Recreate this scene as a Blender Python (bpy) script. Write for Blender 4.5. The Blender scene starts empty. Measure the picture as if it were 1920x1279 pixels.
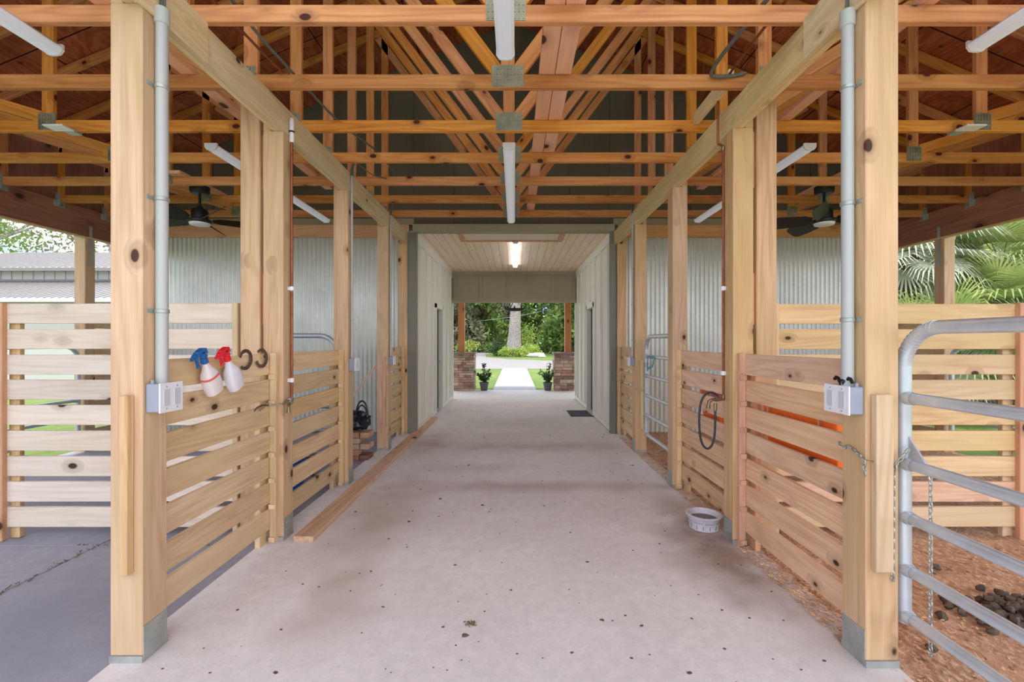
import bpy, math, random
from mathutils import Vector, Matrix, noise
import numpy as np

# ------------------------------------------------------------------ camera, world, sun, exposure
SC = bpy.context.scene
COL = SC.collection
CAMZ = 1.386
F = 853.0
cam_d = bpy.data.cameras.new('camera')
cam = bpy.data.objects.new('camera', cam_d)
COL.objects.link(cam)
cam.location = (0, 0, CAMZ)
cam.rotation_euler = (math.radians(90), 0, 0)
cam_d.sensor_width = 36
cam_d.lens = 36 * F / 1920
cam_d.shift_x = -5 / 1920
cam_d.shift_y = 0.5 / 1920
cam_d.clip_start = 0.05
cam_d.clip_end = 500
SC.camera = cam

SC.view_settings.view_transform = 'Standard'
SC.view_settings.look = 'None'
SC.view_settings.gamma = 1
SC.view_settings.exposure = 1.24
SC.cycles.use_adaptive_sampling = True
SC.cycles.adaptive_threshold = 0.02
SC.cycles.max_bounces = 7
SC.cycles.diffuse_bounces = 5
SC.cycles.glossy_bounces = 3
SC.cycles.transmission_bounces = 4
SC.cycles.sample_clamp_indirect = 6
SC.cycles.use_denoising = True

world = bpy.data.worlds.new('sky')
SC.world = world
world.use_nodes = True
nt = world.node_tree
nt.nodes.clear()
w_out = nt.nodes.new('ShaderNodeOutputWorld')
w_bg = nt.nodes.new('ShaderNodeBackground')
w_tc = nt.nodes.new('ShaderNodeTexCoord')
w_map = nt.nodes.new('ShaderNodeMapping'); w_map.inputs['Scale'].default_value = (2.2, 2.2, 5)
w_no = nt.nodes.new('ShaderNodeTexNoise'); w_no.inputs['Scale'].default_value = 1.4; w_no.inputs['Detail'].default_value = 6
w_ra = nt.nodes.new('ShaderNodeValToRGB')
w_ra.color_ramp.elements[0].position = 0.45; w_ra.color_ramp.elements[0].color = (0.16, 0.25, 0.46, 1)
w_ra.color_ramp.elements[1].position = 0.55; w_ra.color_ramp.elements[1].color = (1.06, 1.03, 1.02, 1)
w_bg.inputs['Strength'].default_value = 1.5
nt.links.new(w_tc.outputs['Generated'], w_map.inputs[0]); nt.links.new(w_map.outputs[0], w_no.inputs['Vector'])
nt.links.new(w_no.outputs[0], w_ra.inputs[0]); nt.links.new(w_ra.outputs[0], w_bg.inputs[0]); nt.links.new(w_bg.outputs[0], w_out.inputs[0])

sun_d = bpy.data.lights.new('sun', 'SUN')
sun = bpy.data.objects.new('sun', sun_d); COL.objects.link(sun)
sun_d.energy = 1.5; sun_d.angle = math.radians(2.5); sun_d.color = (1.0, 0.96, 0.88)
_sd = Vector((0.45, 0.70, -2.2))          # travel direction of the sunlight
sun.rotation_euler = _sd.to_track_quat('-Z', 'Y').to_euler()
sun.location = (-10, -18, 30)

# ------------------------------------------------------------------ helpers
rnd = random.Random(7)
ORG = {}

class G:
    def __init__(s): s.v = []; s.f = []; s.m = []
    def add(s, vs, fs, mi=0):
        n = len(s.v); s.v += [tuple(v) for v in vs]
        s.f += [tuple(n + i for i in f) for f in fs]; s.m += [mi] * len(fs)
        return s
    def box(s, x0, x1, y0, y1, z0, z1, mi=0):
        return s.add([(x0,y0,z0),(x1,y0,z0),(x1,y1,z0),(x0,y1,z0),(x0,y0,z1),(x1,y0,z1),(x1,y1,z1),(x0,y1,z1)],
              [(0,3,2,1),(4,5,6,7),(0,1,5,4),(1,2,6,5),(2,3,7,6),(3,0,4,7)], mi)
    def bar(s, p0, p1, w, t, wd=(1,0,0), mi=0, w1=None):
        p0 = Vector(p0); p1 = Vector(p1); d = (p1-p0).normalized(); wd = Vector(wd)
        wd = (wd - d*wd.dot(d)).normalized(); td = d.cross(wd)
        w1 = w if w1 is None else w1
        vs = []
        for p, ww in ((p0, w), (p1, w1)):
            for a, b in ((-1,-1),(1,-1),(1,1),(-1,1)): vs.append(p + wd*a*ww/2 + td*b*t/2)
        return s.add(vs, [(3,2,1,0),(4,5,6,7),(0,1,5,4),(1,2,6,5),(2,3,7,6),(3,0,4,7)], mi)
    def tube(s, pts, r, n=10, closed=False, mi=0, caps=True):
        pts = [Vector(p) for p in pts]; N = len(pts); rr = r if isinstance(r, (list, tuple)) else [r]*N
        vs = []; up = None
        for i, p in enumerate(pts):
            if closed: t = pts[(i+1) % N] - pts[i-1]
            else: t = pts[min(i+1, N-1)] - pts[max(i-1, 0)]
            t.normalize()
            if up is None:
                up = Vector((0,0,1)) if abs(t.z) < .9 else Vector((1,0,0))
            up = (up - t*up.dot(t)).normalized(); sd = t.cross(up)
            for k in range(n):
                a = 2*math.pi*k/n
                vs.append(p + (up*math.cos(a) + sd*math.sin(a))*rr[i])
        fs = []
        for i in range(N if closed else N-1):
            j = (i+1) % N
            for k in range(n):
                l = (k+1) % n
                fs.append((i*n+k, i*n+l, j*n+l, j*n+k))
        if caps and not closed:
            fs.append(tuple(range(n-1, -1, -1))); fs.append(tuple((N-1)*n+k for k in range(n)))
        return s.add(vs, fs, mi)
    def lathe(s, prof, c=(0,0,0), n=20, axis='z', mi=0):
        vs = []
        for r, h in prof:
            for k in range(n):
                a = 2*math.pi*k/n; u = r*math.cos(a); w = r*math.sin(a)
                q = {'z': (u, w, h), 'x': (h, u, w), 'y': (w, h, u)}[axis]
                vs.append((c[0]+q[0], c[1]+q[1], c[2]+q[2]))
        fs = []
        for i in range(len(prof)-1):
            for k in range(n):
                l = (k+1) % n
                fs.append((i*n+k, i*n+l, (i+1)*n+l, (i+1)*n+k))
        fs.append(tuple(range(n-1, -1, -1))); fs.append(tuple((len(prof)-1)*n+k for k in range(n)))
        return s.add(vs, fs, mi)
    def blob(s, c, r, sub=2, jit=0.15, seed=0, mi=0):
        rx, ry, rz = r if isinstance(r, (tuple, list)) else (r, r, r)
        n, m = 6+2*sub, 4+sub
        vs = [(c[0], c[1], c[2]-rz)]
        for i in range(1, m):
            ph = -math.pi/2 + math.pi*i/m
            for k in range(n):
                a = 2*math.pi*k/n
                q = Vector((math.cos(ph)*math.cos(a), math.cos(ph)*math.sin(a), math.sin(ph)))
                j = 1 + jit*noise.noise(q*1.7 + Vector((seed*3.1, seed*1.7, 0)))*2
                vs.append((c[0]+q.x*rx*j, c[1]+q.y*ry*j, c[2]+q.z*rz*j))
        vs.append((c[0], c[1], c[2]+rz))
        fs = [(0, 1+(k+1) % n, 1+k) for k in range(n)]
        for i in range(m-2):
            for k in range(n):
                l = (k+1) % n
                fs.append((1+i*n+k, 1+i*n+l, 1+(i+1)*n+l, 1+(i+1)*n+k))
        t = len(vs)-1; b = 1+(m-2)*n
        fs += [(b+k, b+(k+1) % n, t) for k in range(n)]
        return s.add(vs, fs, mi)

def props(o, label=None, cat=None, group=None, kind=None):
    if label: o['label'] = label
    if cat: o['category'] = cat
    if group: o['group'] = group
    if kind: o['kind'] = kind
    return o

def thing(name, label, cat, loc, group=None):
    o = bpy.data.objects.new(name, None); COL.objects.link(o)
    o.location = loc; o.empty_display_size = .1
    ORG[o.name] = Vector(loc)
    return props(o, label, cat, group)

def build(name, g, mat, parent=None, smooth=False, bevel=0, base=None):
    me = bpy.data.meshes.new(name)
    org = ORG[parent.name] if parent else Vector(base if base else (0, 0, 0))
    a = np.array(g.v, dtype=np.float64) - np.array(org)
    me.from_pydata(a.tolist(), [], g.f)
    mats = mat if isinstance(mat, (list, tuple)) else [mat]
    for m in mats: me.materials.append(m)
    if len(mats) > 1: me.polygons.foreach_set('material_index', g.m)
    if smooth: me.polygons.foreach_set('use_smooth', [True]*len(me.polygons))
    me.update()
    o = bpy.data.objects.new(name, me); COL.objects.link(o)
    if parent: o.parent = parent
    else: o.location = org
    ORG[o.name] = org
    if smooth:
        try: me.set_sharp_from_angle(angle=math.radians(50))
        except Exception: pass
    if bevel:
        b = o.modifiers.new('bevel', 'BEVEL'); b.width = bevel; b.segments = 1; b.limit_method = 'ANGLE'
    return o

def board(name, p0, p1, w, t, wd, mat, parent=None, bevel=.003, extra=None):
    """lumber of width w (along wd) and thickness t, local Z runs along its length (for the grain)"""
    p0 = Vector(p0); p1 = Vector(p1); z = (p1-p0).normalized(); L = (p1-p0).length
    x = Vector(wd); x = (x - z*x.dot(z)).normalized(); y = z.cross(x)
    g = G(); g.box(-w/2, w/2, -t/2, t/2, 0, L)
    if extra: extra(g)
    me = bpy.data.meshes.new(name); me.from_pydata(g.v, [], g.f); me.materials.append(mat); me.update()
    o = bpy.data.objects.new(name, me); COL.objects.link(o)
    org = ORG[parent.name] if parent else Vector((0, 0, 0))
    R = Matrix((x, y, z)).transposed().to_4x4()
    o.matrix_local = Matrix.Translation(p0 - org) @ R
    if parent: o.parent = parent
    ORG[o.name] = p0
    if bevel:
        b = o.modifiers.new('bevel', 'BEVEL'); b.width = bevel; b.segments = 1; b.limit_method = 'ANGLE'
    return o

def lin(c):
    return tuple(((x/255)/12.92 if x/255 <= .04045 else (((x/255)+.055)/1.055)**2.4) for x in c) + (1,)

class NT:
    def __init__(s, name, rough=.6, metal=0, spec=None):
        s.m = bpy.data.materials.new(name); s.m.use_nodes = True; s.t = s.m.node_tree
        s.b = s.t.nodes['Principled BSDF']; s.b.inputs['Roughness'].default_value = rough; s.b.inputs['Metallic'].default_value = metal
        if spec is not None: s.b.inputs['Specular IOR Level'].default_value = spec
    def n(s, kind, **kw):
        x = s.t.nodes.new(kind)
        for k, v in kw.items(): setattr(x, k, v)
        return x
    def l(s, a, b): s.t.links.new(a, b)
    def setin(s, sock, v):
        if hasattr(v, 'is_linked') or isinstance(v, bpy.types.NodeSocket): s.l(v, sock)
        else: sock.default_value = v
    def math(s, op, a, b=0.0, c=0.0, clamp=False):
        x = s.n('ShaderNodeMath', operation=op); x.use_clamp = clamp
        s.setin(x.inputs[0], a); s.setin(x.inputs[1], b); s.setin(x.inputs[2], c); return x.outputs[0]
    def mix(s, f, a, b, mode='MIX'):
        x = s.n('ShaderNodeMix', data_type='RGBA', blend_type=mode)
        s.setin(x.inputs[0], f); s.setin(x.inputs[6], a); s.setin(x.inputs[7], b); return x.outputs[2]
    def coord(s, which='Object'): return s.n('ShaderNodeTexCoord').outputs[which]
    def map(s, v, sc=(1,1,1), loc=(0,0,0)):
        x = s.n('ShaderNodeMapping'); s.l(v, x.inputs[0]); x.inputs['Scale'].default_value = sc; x.inputs['Location'].default_value = loc; return x.outputs[0]
    def noise(s, v, sc=5, det=3, rough=.5, dist=0):
        x = s.n('ShaderNodeTexNoise'); s.l(v, x.inputs['Vector']); x.inputs['Scale'].default_value = sc; x.inputs['Detail'].default_value = det
        x.inputs['Roughness'].default_value = rough; x.inputs['Distortion'].default_value = dist; return x.outputs[0]
    def vor(s, v, sc=5, feat='F1', out='Distance'):
        x = s.n('ShaderNodeTexVoronoi', feature=feat); s.l(v, x.inputs['Vector']); x.inputs['Scale'].default_value = sc; return x.outputs[out]
    def ramp(s, f, stops):
        x = s.n('ShaderNodeValToRGB'); s.l(f, x.inputs[0]); e = x.color_ramp.elements
        while len(e) > 1: e.remove(e[-1])
        e[0].position, e[0].color = stops[0][0], stops[0][1]
        for p, c in stops[1:]:
            q = e.new(p); q.color = c
        return x.outputs[0]
    def range(s, v, a, b, c=0., d=1.):
        x = s.n('ShaderNodeMapRange'); s.l(v, x.inputs[0]); x.inputs[1].default_value = a; x.inputs[2].default_value = b
        x.inputs[3].default_value = c; x.inputs[4].default_value = d; return x.outputs[0]
    def col(s, c): s.setin(s.b.inputs['Base Color'], c)
    def bump(s, h, st=.3, dist=.01):
        x = s.n('ShaderNodeBump'); x.inputs['Strength'].default_value = st; x.inputs['Distance'].default_value = dist
        s.l(h, x.inputs['Height']); s.l(x.outputs[0], s.b.inputs['Normal'])

def plain(name, c, rough=.5, metal=0, emit=0, spec=None, var=0, alpha=1, trans=0):
    k = NT(name, rough, metal, spec); k.col(lin(c))
    if var:
        no = k.noise(k.coord(), 9, 4, .6)
        k.col(k.mix(k.range(no, .3, .7), lin(tuple(max(0, x-var) for x in c)), lin(tuple(min(255, x+var) for x in c))))
    if emit:
        k.b.inputs['Emission Color'].default_value = lin(c); k.b.inputs['Emission Strength'].default_value = emit
    if trans: k.b.inputs['Transmission Weight'].default_value = trans
    return k.m

def wood(name, light, dark, knots=.10, var=.18, rough=.65, ksc=5.0, ring=.5, knotc=(70, 42, 24), green=None, sat=.90):
    k = NT(name, rough, 0, .3)
    oi = k.n('ShaderNodeObjectInfo')
    off = k.n('ShaderNodeVectorMath', operation='SCALE'); off.inputs[0].default_value = (37.0, 61.0, 83.0); k.l(oi.outputs['Random'], off.inputs['Scale'])
    ad = k.n('ShaderNodeVectorMath', operation='ADD'); k.l(k.coord(), ad.inputs[0]); k.l(off.outputs[0], ad.inputs[1])
    v = ad.outputs[0]
    # knot field first, bends the grain
    kd = k.vor(k.map(v, (1, 1, .62)), ksc)
    bend = k.range(kd, 0, .24, .22, 0)
    base = k.noise(k.map(v, (5.5, 5.5, .45)), 1, 2, .5, .4)
    rings = k.math('SINE', k.math('MULTIPLY', k.math('ADD', base, bend), 58.0))
    rings = k.math('POWER', k.range(rings, -1, 1), 1.6)
    fib = k.range(k.noise(k.map(v, (70, 70, 2.2)), 1, 4, .7), .32, .68)
    blot = k.noise(k.map(v, (4, 4, 1.1)), 1, 3, .5)
    f = k.math('ADD', k.math('MULTIPLY', rings, ring*.55), k.math('MULTIPLY', fib, .45))
    f = k.math('ADD', f, k.math('MULTIPLY', k.math('SUBTRACT', blot, .5), 1.1), clamp=True)
    c = k.mix(f, lin(light), lin(dark))
    if green:
        gm = k.range(k.noise(k.map(v, (3, 3, .8), (9, 4, 2)), 1, 2), .48, .62)
        c = k.mix(k.math('MULTIPLY', gm, .6), c, lin(green), 'MIX')
    km = k.range(kd, knots*.75, knots, 1, 0)
    halo = k.range(kd, knots, knots*2.6, .55, 0)
    c = k.mix(halo, c, lin(tuple(int(d*.8) for d in dark)))
    c = k.mix(km, c, lin(knotc))
    hs = k.n('ShaderNodeHueSaturation')
    k.l(c, hs.inputs['Color'])
    k.l(k.range(oi.outputs['Random'], 0, 1, 1-var, 1+var*.7), hs.inputs['Value'])
    r2 = k.math('FRACT', k.math('MULTIPLY', oi.outputs['Random'], 17.3))
    k.l(k.range(r2, 0, 1, .496, .503), hs.inputs['Hue'])
    k.l(k.range(r2, 0, 1, sat-.10, sat+.08), hs.inputs['Saturation'])
    k.col(hs.outputs[0])
    k.bump(k.math('ADD', fib, k.math('MULTIPLY', rings, .3)), .25, .002)
    return k.m

M = {}
M['post'] = wood('treated_post_wood', (220, 182, 136), (182, 136, 88), knots=.09, ksc=4.4, var=.06, ring=.62, green=(196, 164, 112))
M['slat_l'] = wood('fence_board_wood', (232, 200, 150), (196, 154, 100), knots=.09, ksc=4.8, var=.09, ring=.62, green=(212, 184, 126))
M['slat_r'] = wood('reddish_fence_board_wood', (238, 198, 158), (204, 150, 108), knots=.09, ksc=4.8, var=.08, ring=.62)
M['slat_p'] = wood('pale_fence_board_wood', (232, 216, 196), (204, 182, 154), knots=.10, ksc=4.4, var=.06, ring=.5)
M['beam'] = wood('beam_wood', (230, 206, 154), (200, 166, 108), knots=.07, ksc=4.8, var=.04, ring=.62, green=(212, 194, 136))
M['truss'] = wood('truss_wood', (214, 154, 90), (168, 100, 48), knots=.11, ksc=5.2, var=.16, ring=.62, knotc=(70, 28, 12), sat=1.04)
M['brace'] = wood('orange_brace_wood', (236, 172, 124), (214, 142, 92), knots=.12, ksc=4.0, var=.05, ring=.3)
M['outer'] = wood('outer_beam_wood', (170, 110, 72), (130, 76, 46), knots=.10, ksc=3.0, var=.05, ring=.6)
M['band'] = wood('band_board_wood', (232, 170, 100), (206, 132, 66), knots=.10, ksc=4.0, var=.06, ring=.5)
M['cedar'] = wood('stained_cedar_wood', (214, 142, 96), (192, 114, 72), knots=.10, ksc=4.0, var=.03, ring=.4)
M['plank'] = wood('floor_plank_wood', (224, 190, 158), (184, 134, 100), knots=.10, ksc=3.0, var=.02, ring=.62)
M['dark_cleat'] = wood('redwood_cleat_wood', (220, 168, 126), (188, 124, 82), knots=.08, ksc=4.0, var=.06, ring=.5)
M['galv'] = plain('galvanised_steel', (172, 178, 172), .45, .5, var=14)
M['plate'] = plain('galvanised_nail_plate', (140, 140, 116), .5, .35, var=22)
M['gate'] = plain('galvanised_gate_tube', (196, 204, 212), .34, .45, var=8)
M['pvc'] = plain('grey_conduit_plastic', (180, 184, 182), .45)
M['boxgrey'] = plain('grey_box_plastic', (150, 156, 170), .5)
M['white'] = plain('white_plastic', (232, 232, 238), .4)
M['lens'] = plain('lamp_lens', (204, 208, 216), .35, emit=.12)
M['lens_passage'] = plain('passage_lamp_lens', (216, 222, 236), .35, emit=6.0)
M['steelwhite'] = plain('painted_white_steel', (205, 208, 216), .4, .1)
M['black'] = plain('matt_black_metal', (20, 22, 22), .45, .1)
M['blade'] = plain('fan_blade_black', (44, 44, 40), .55)
M['copper'] = plain('copper_pipe', (150, 88, 56), .4, .7, var=18)
M['brass'] = plain('worn_brass', (150, 136, 110), .35, .8)
M['cable'] = plain('grey_cable', (96, 98, 92), .6)
M['hose'] = plain('black_rubber_hose', (40, 46, 50), .45)
M['chain'] = plain('zinc_chain', (180, 184, 180), .3, .8)
M['orange'] = plain('orange_plastic', (255, 128, 48), .4)
M['blue'] = plain('blue_plastic', (28, 96, 196), .4)
M['teal'] = plain('teal_plastic', (70, 150, 160), .5)
M['spray_blue'] = plain('blue_trigger_plastic', (24, 98, 168), .35)
M['spray_red'] = plain('red_trigger_plastic', (226, 28, 44), .35)
M['bottle'] = plain('milky_bottle_plastic', (236, 226, 226), .35, spec=.5)
M['bottle2'] = plain('milky_bottle_plastic_clearer', (228, 226, 236), .35, spec=.5)
M['liquid_red'] = plain('red_spray_residue_band', (236, 110, 96), .35)
M['iron'] = plain('rusty_iron', (104, 82, 74), .6, .5, var=18)
M['bowlwhite'] = plain('dusty_white_rubber', (214, 210, 216), .55, var=12)
M['mud'] = plain('muddy_water', (92, 66, 50), .12)
M['bag'] = plain('black_vinyl', (30, 38, 44), .22)
M['broom'] = plain('pale_broom_handle', (224, 196, 172), .55)
M['door_shade'] = plain('door_recess_shade', (24, 22, 21), .5)  # near-black colour stands in for the shade inside the door recesses
M['potgrey'] = plain('grey_pot', (92, 92, 94), .6)
M['leafp'] = plain('pot_plant_leaf', (58, 84, 40), .6, var=16)
M['whitewall'] = plain('white_building_siding', (188, 188, 182), .6)
M['roofmetal'] = plain('pale_metal_roofing', (158, 154, 150), .4, .1, var=6)
M['trimgrey'] = plain('grey_fascia', (128, 124, 120), .6)
M['bark'] = plain('grey_tree_bark', (150, 142, 134), .9, var=34)
M['barkbrown'] = plain('brown_tree_bark', (104, 86, 66), .9, var=22)
M['rock'] = plain('pale_rock', (214, 206, 196), .8, var=18)
M['clump'] = plain('dry_dung', (92, 80, 66), .95, var=16)
M['mat'] = plain('charcoal_mat', (74, 76, 84), .95, var=16)
M['capstone'] = plain('stone_cap', (150, 128, 116), .8, var=10)
M['ink'] = plain('grey_print', (110, 104, 100), .8)

def siding(name, c):
    k = NT(name, .6, 0, .3)
    no = k.noise(k.map(k.coord(), (30, 30, 2)), 1, 4, .6)
    k.col(k.mix(k.range(no, .3, .7), lin(c), lin(tuple(int(x*.97) for x in c))))
    k.bump(no, .1, .001)
    return k.m
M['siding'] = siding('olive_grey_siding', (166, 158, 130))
M['siding_shaded'] = siding('shaded_olive_siding', (104, 100, 80))  # same siding paint, darkened to carry the gable's shade
M['siding_lit'] = siding('lit_olive_grey_siding', (232, 231, 218))  # same siding paint, lightened to carry the daylight on the passage walls
M['trim_shaded'] = siding('shaded_corner_trim', (132, 132, 120))  # same paint again, darker for the shaded corner faces towards the camera

def concrete(name, c1, c2, stains_bands, speck=.0):
    k = NT(name, .75, 0, .3)
    v = k.coord()
    a = k.noise(v, 1.3, 5, .6); b = k.noise(v, 14, 5, .65)
    c = k.mix(k.range(a, .32, .68), lin(c1), lin(c2))
    c = k.mix(k.math('MULTIPLY', k.range(k.noise(v, 60, 3, .7), .5, .8), .5), c, lin(tuple(int(x*.86) for x in c1)))
    c = k.mix(k.math('MULTIPLY', k.range(b, .35, .75), .34), c, lin(tuple(int(x*.80) for x in c1)))
    sx = k.n('ShaderNodeSeparateXYZ'); k.l(v, sx.inputs[0])
    for (x, y, rx, ry, sc, amt) in stains_bands:
        dx = k.math('DIVIDE', k.math('SUBTRACT', sx.outputs[0], x), rx); dy = k.math('DIVIDE', k.math('SUBTRACT', sx.outputs[1], y), ry)
        r = k.math('SQRT', k.math('ADD', k.math('MULTIPLY', dx, dx), k.math('MULTIPLY', dy, dy)))
        r = k.math('ADD', r, k.math('MULTIPLY', k.math('SUBTRACT', k.noise(v, 3.5, 4, .65), .5), 1.5))
        c = k.mix(k.range(r, .15, 1.0, amt, 0), c, lin(sc))
    sp = k.vor(v, 16); spm = k.noise(v, 4, 2)
    c = k.mix(k.math('MULTIPLY', k.range(sp, .03, .075, .6, 0), k.range(spm, .5, .6)), c, lin((110, 98, 92)))
    k.col(c)
    k.bump(k.math('ADD', b, k.math('MULTIPLY', a, 2)), .25, .004)
    return k.m
M['conc'] = concrete('aisle_concrete', (226, 219, 216), (238, 233, 230), [  # brown stains, plus wide darker bands across the aisle
    (1.35, 2.95, .45, .75, (132, 96, 76), .75), (1.45, 3.7, .35, .7, (150, 116, 100), .5), (1.55, 2.3, .3, .5, (160, 130, 110), .45),
    (-1.05, 3.6, .35, 1.3, (172, 148, 132), .5), (-.95, 2.4, .3, .5, (178, 152, 134), .45), (0.2, 4.35, 1.6, .22, (168, 146, 140), .5),
    (0.2, 6.0, 1.6, .35, (176, 160, 154), .5), (.1, 7.8, 1.4, .9, (186, 170, 164), .4), (-1.2, 6.2, .4, .8, (160, 140, 130), .5), (-.5, 5.0, .8, .25, (190, 176, 170), .4)])
M['conc_dark'] = concrete('stall_concrete', (150, 150, 162), (168, 167, 176), [(-2.3, 2.3, .7, .8, (132, 130, 144), .5)])
M['conc_out'] = concrete('path_concrete', (170, 167, 164), (180, 177, 174), [])
M['drive'] = concrete('driveway_gravel', (154, 149, 144), (142, 137, 133), [])

def dirtmat():
    k = NT('stall_dirt', .95, 0, .2)
    v = k.coord()
    a = k.noise(v, 3, 6, .7); b = k.noise(k.map(v, (1, .45, 1)), 42, 4, .7)
    c = k.mix(k.range(a, .3, .7), lin((204, 164, 130)), lin((156, 114, 84)))
    c = k.mix(k.range(b, .45, .7), c, lin((228, 194, 160)))
    c = k.mix(k.range(k.noise(v, 24, 3), .60, .72, 0, .7), c, lin((92, 64, 48)))
    k.col(c); k.bump(k.math('ADD', b, a), .8, .02)
    return k.m
M['dirt'] = dirtmat()
M['chip'] = plain('wood_shaving', (214, 174, 134), .9, var=36)
M['straw'] = plain('dry_straw', (120, 104, 72), .9, var=30)

def grassmat():
    k = NT('lawn_grass', .9, 0, .2)
    v = k.coord()
    a = k.noise(v, .35, 5, .65); b = k.noise(v, 6, 4, .7)
    c = k.mix(k.range(a, .35, .65), lin((98, 122, 58)), lin((124, 142, 76)))
    c = k.mix(k.range(b, .4, .75, 0, .6), c, lin((72, 96, 42)))
    k.col(c); k.bump(b, .6, .05)
    return k.m
M['grass'] = grassmat()

def leafmat(name, c1, c2, trans=.35, scale=.6):
    k = NT(name, .55, 0, .3)
    v = k.coord()
    a = k.noise(v, scale, 3, .6)
    oi = k.n('ShaderNodeObjectInfo')
    c = k.mix(k.range(a, .35, .65), lin(c1), lin(c2))
    hs = k.n('ShaderNodeHueSaturation'); k.l(c, hs.inputs['Color']); k.l(k.range(oi.outputs['Random'], 0, 1, .85, 1.15), hs.inputs['Value'])
    k.col(hs.outputs[0])
    tr = k.n('ShaderNodeBsdfTranslucent'); k.l(hs.outputs[0], tr.inputs[0])
    mx = k.n('ShaderNodeMixShader'); mx.inputs[0].default_value = trans
    out = k.t.nodes['Material Output']
    k.l(k.b.outputs[0], mx.inputs[1]); k.l(tr.outputs[0], mx.inputs[2]); k.l(mx.outputs[0], out.inputs[0])
    return k.m
M['leaf'] = leafmat('broad_leaf', (96, 124, 62), (150, 172, 92))
M['leaf_y'] = leafmat('yellow_green_leaf', (150, 176, 80), (196, 206, 110))
M['leaf_d'] = leafmat('dark_leaf', (58, 82, 46), (96, 118, 64))
M['leaf_moss'] = leafmat('mossy_grey_leaf', (112, 122, 86), (164, 160, 126))
M['palm'] = leafmat('palm_leaf', (128, 150, 84), (184, 196, 124), .3, 2.0)
M['palm_dry'] = leafmat('dry_palm_leaf', (176, 184, 160), (206, 210, 192), .3, 2.0)

def plymat():
    k = NT('roof_plywood', .8, 0, .2)
    v = k.coord()
    n = k.noise(k.map(v, (1.6, .5, 1.6)), 1.6, 4, .6, 1.2)
    r = k.range(k.math('SINE', k.math('MULTIPLY', n, 46)), -1, 1)
    c = k.mix(r, lin((190, 112, 74)), lin((160, 86, 54)))
    b = k.noise(v, 2.2, 3)
    c = k.mix(k.range(b, .4, .7, 0, .6), c, lin((130, 66, 42)))
    kn = k.vor(v, 3.2); c = k.mix(k.range(kn, .05, .09, .8, 0), c, lin((70, 34, 24)))
    sx = k.n('ShaderNodeSeparateXYZ'); k.l(v, sx.inputs[0])
    for ax, per in ((1, 1.22), (0, 1.10)):
        fr = k.math('FRACT', k.math('ADD', k.math('DIVIDE', sx.outputs[ax], per), 40.3))
        c = k.mix(k.math('LESS_THAN', fr, .012), c, lin((50, 26, 18)))
    k.col(c)
    return k.m
M['ply'] = plymat()

def pineceil():
    k = NT('pine_ceiling_boards', .5, 0, .4)
    v = k.coord()
    sx = k.n('ShaderNodeSeparateXYZ'); k.l(v, sx.inputs[0])
    q = k.math('ADD', k.math('DIVIDE', sx.outputs[0], .14), 40.0)
    fr = k.math('FRACT', q); fl = k.math('FLOOR', q)
    wn = k.n('ShaderNodeTexWhiteNoise', noise_dimensions='1D'); k.l(fl, wn.inputs['W'])
    n = k.noise(k.map(v, (14, 1.2, 1)), 1, 3, .6, .3)
    c = k.mix(k.range(n, .35, .7), lin((246, 222, 196)), lin((232, 194, 158)))
    c = k.mix(k.math('MULTIPLY', wn.outputs[0], .55), c, lin((250, 232, 208)))
    kn = k.vor(k.map(v, (1, .55, 1)), 6.5); c = k.mix(k.range(kn, .07, .12, .85, 0), c, lin((120, 76, 50)))
    c = k.mix(k.math('LESS_THAN', fr, .04), c, lin((150, 104, 74)))
    k.col(c)
    return k.m
M['pine'] = pineceil()
M['stone'] = [plain('ledge_stone_%s' % n, c, .85, var=14) for n, c in
    (('tan', (204, 172, 156)), ('rose', (192, 148, 132)), ('grey', (166, 150, 142)), ('buff', (214, 190, 172)), ('brown', (150, 122, 108)))]
M['mortar'] = plain('dark_mortar', (100, 86, 78), .95)  # dark mortar core showing in the joints between the stones

def corrmat():
    k = NT('corrugated_galvanised', .42, .3, .5)
    v = k.coord()
    a = k.vor(v, 22, out='Color'); b = k.noise(v, 1.4, 4, .6)
    c = k.mix(k.range(b, .3, .7), lin((216, 218, 208)), lin((200, 204, 194)))
    sep = k.n('ShaderNodeSeparateColor'); k.l(a, sep.inputs[0])
    c = k.mix(k.math('MULTIPLY', sep.outputs[0], .22), c, lin((228, 232, 230)))
    k.col(c)
    k.l(k.range(b, .3, .7, .3, .42), k.b.inputs['Roughness'])
    return k.m
M['corr'] = corrmat()

# ------------------------------------------------------------------ the setting
XL, XR = -1.604, 1.49           # aisle faces of the posts
CX = -0.045                     # ridge line
HT = 3.03                       # underside of the roof trusses
WY = 6.93                       # plane of the gable wall
def roofz(x): return 6.25 - .417*abs(x-CX)

def struct(name, g, mat, bevel=0, smooth=False, label=None):
    o = build(name, g, mat, bevel=bevel, smooth=smooth)
    return props(o, label=label, kind='structure')

# ground outside
g = G(); g.box(-60, 60, -14, 110, -.5, -.07); struct('lawn', g, M['grass'])
g = G(); g.box(-1.744, 1.635, -2.2, 6.9, -.30, 0); g.box(-1.62, 1.6, 6.9, 10.9, -.30, 0); g.box(-2.7, 2.7, 10.9, 12.95, -.30, 0)
struct('floor', g, M['conc'], bevel=.006)
g = G()
g.box(-5.6, -2.853, -2.2, 3.105, -.3, -.012); g.box(-2.847, -1.75, -2.2, 3.105, -.3, -.012)
g.box(-5.6, -2.853, 3.113, 6.95, -.3, -.012); g.box(-2.847, -1.75, 3.113, 6.95, -.3, -.012)
struct('floor', g, M['conc_dark'], bevel=.004)

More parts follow.
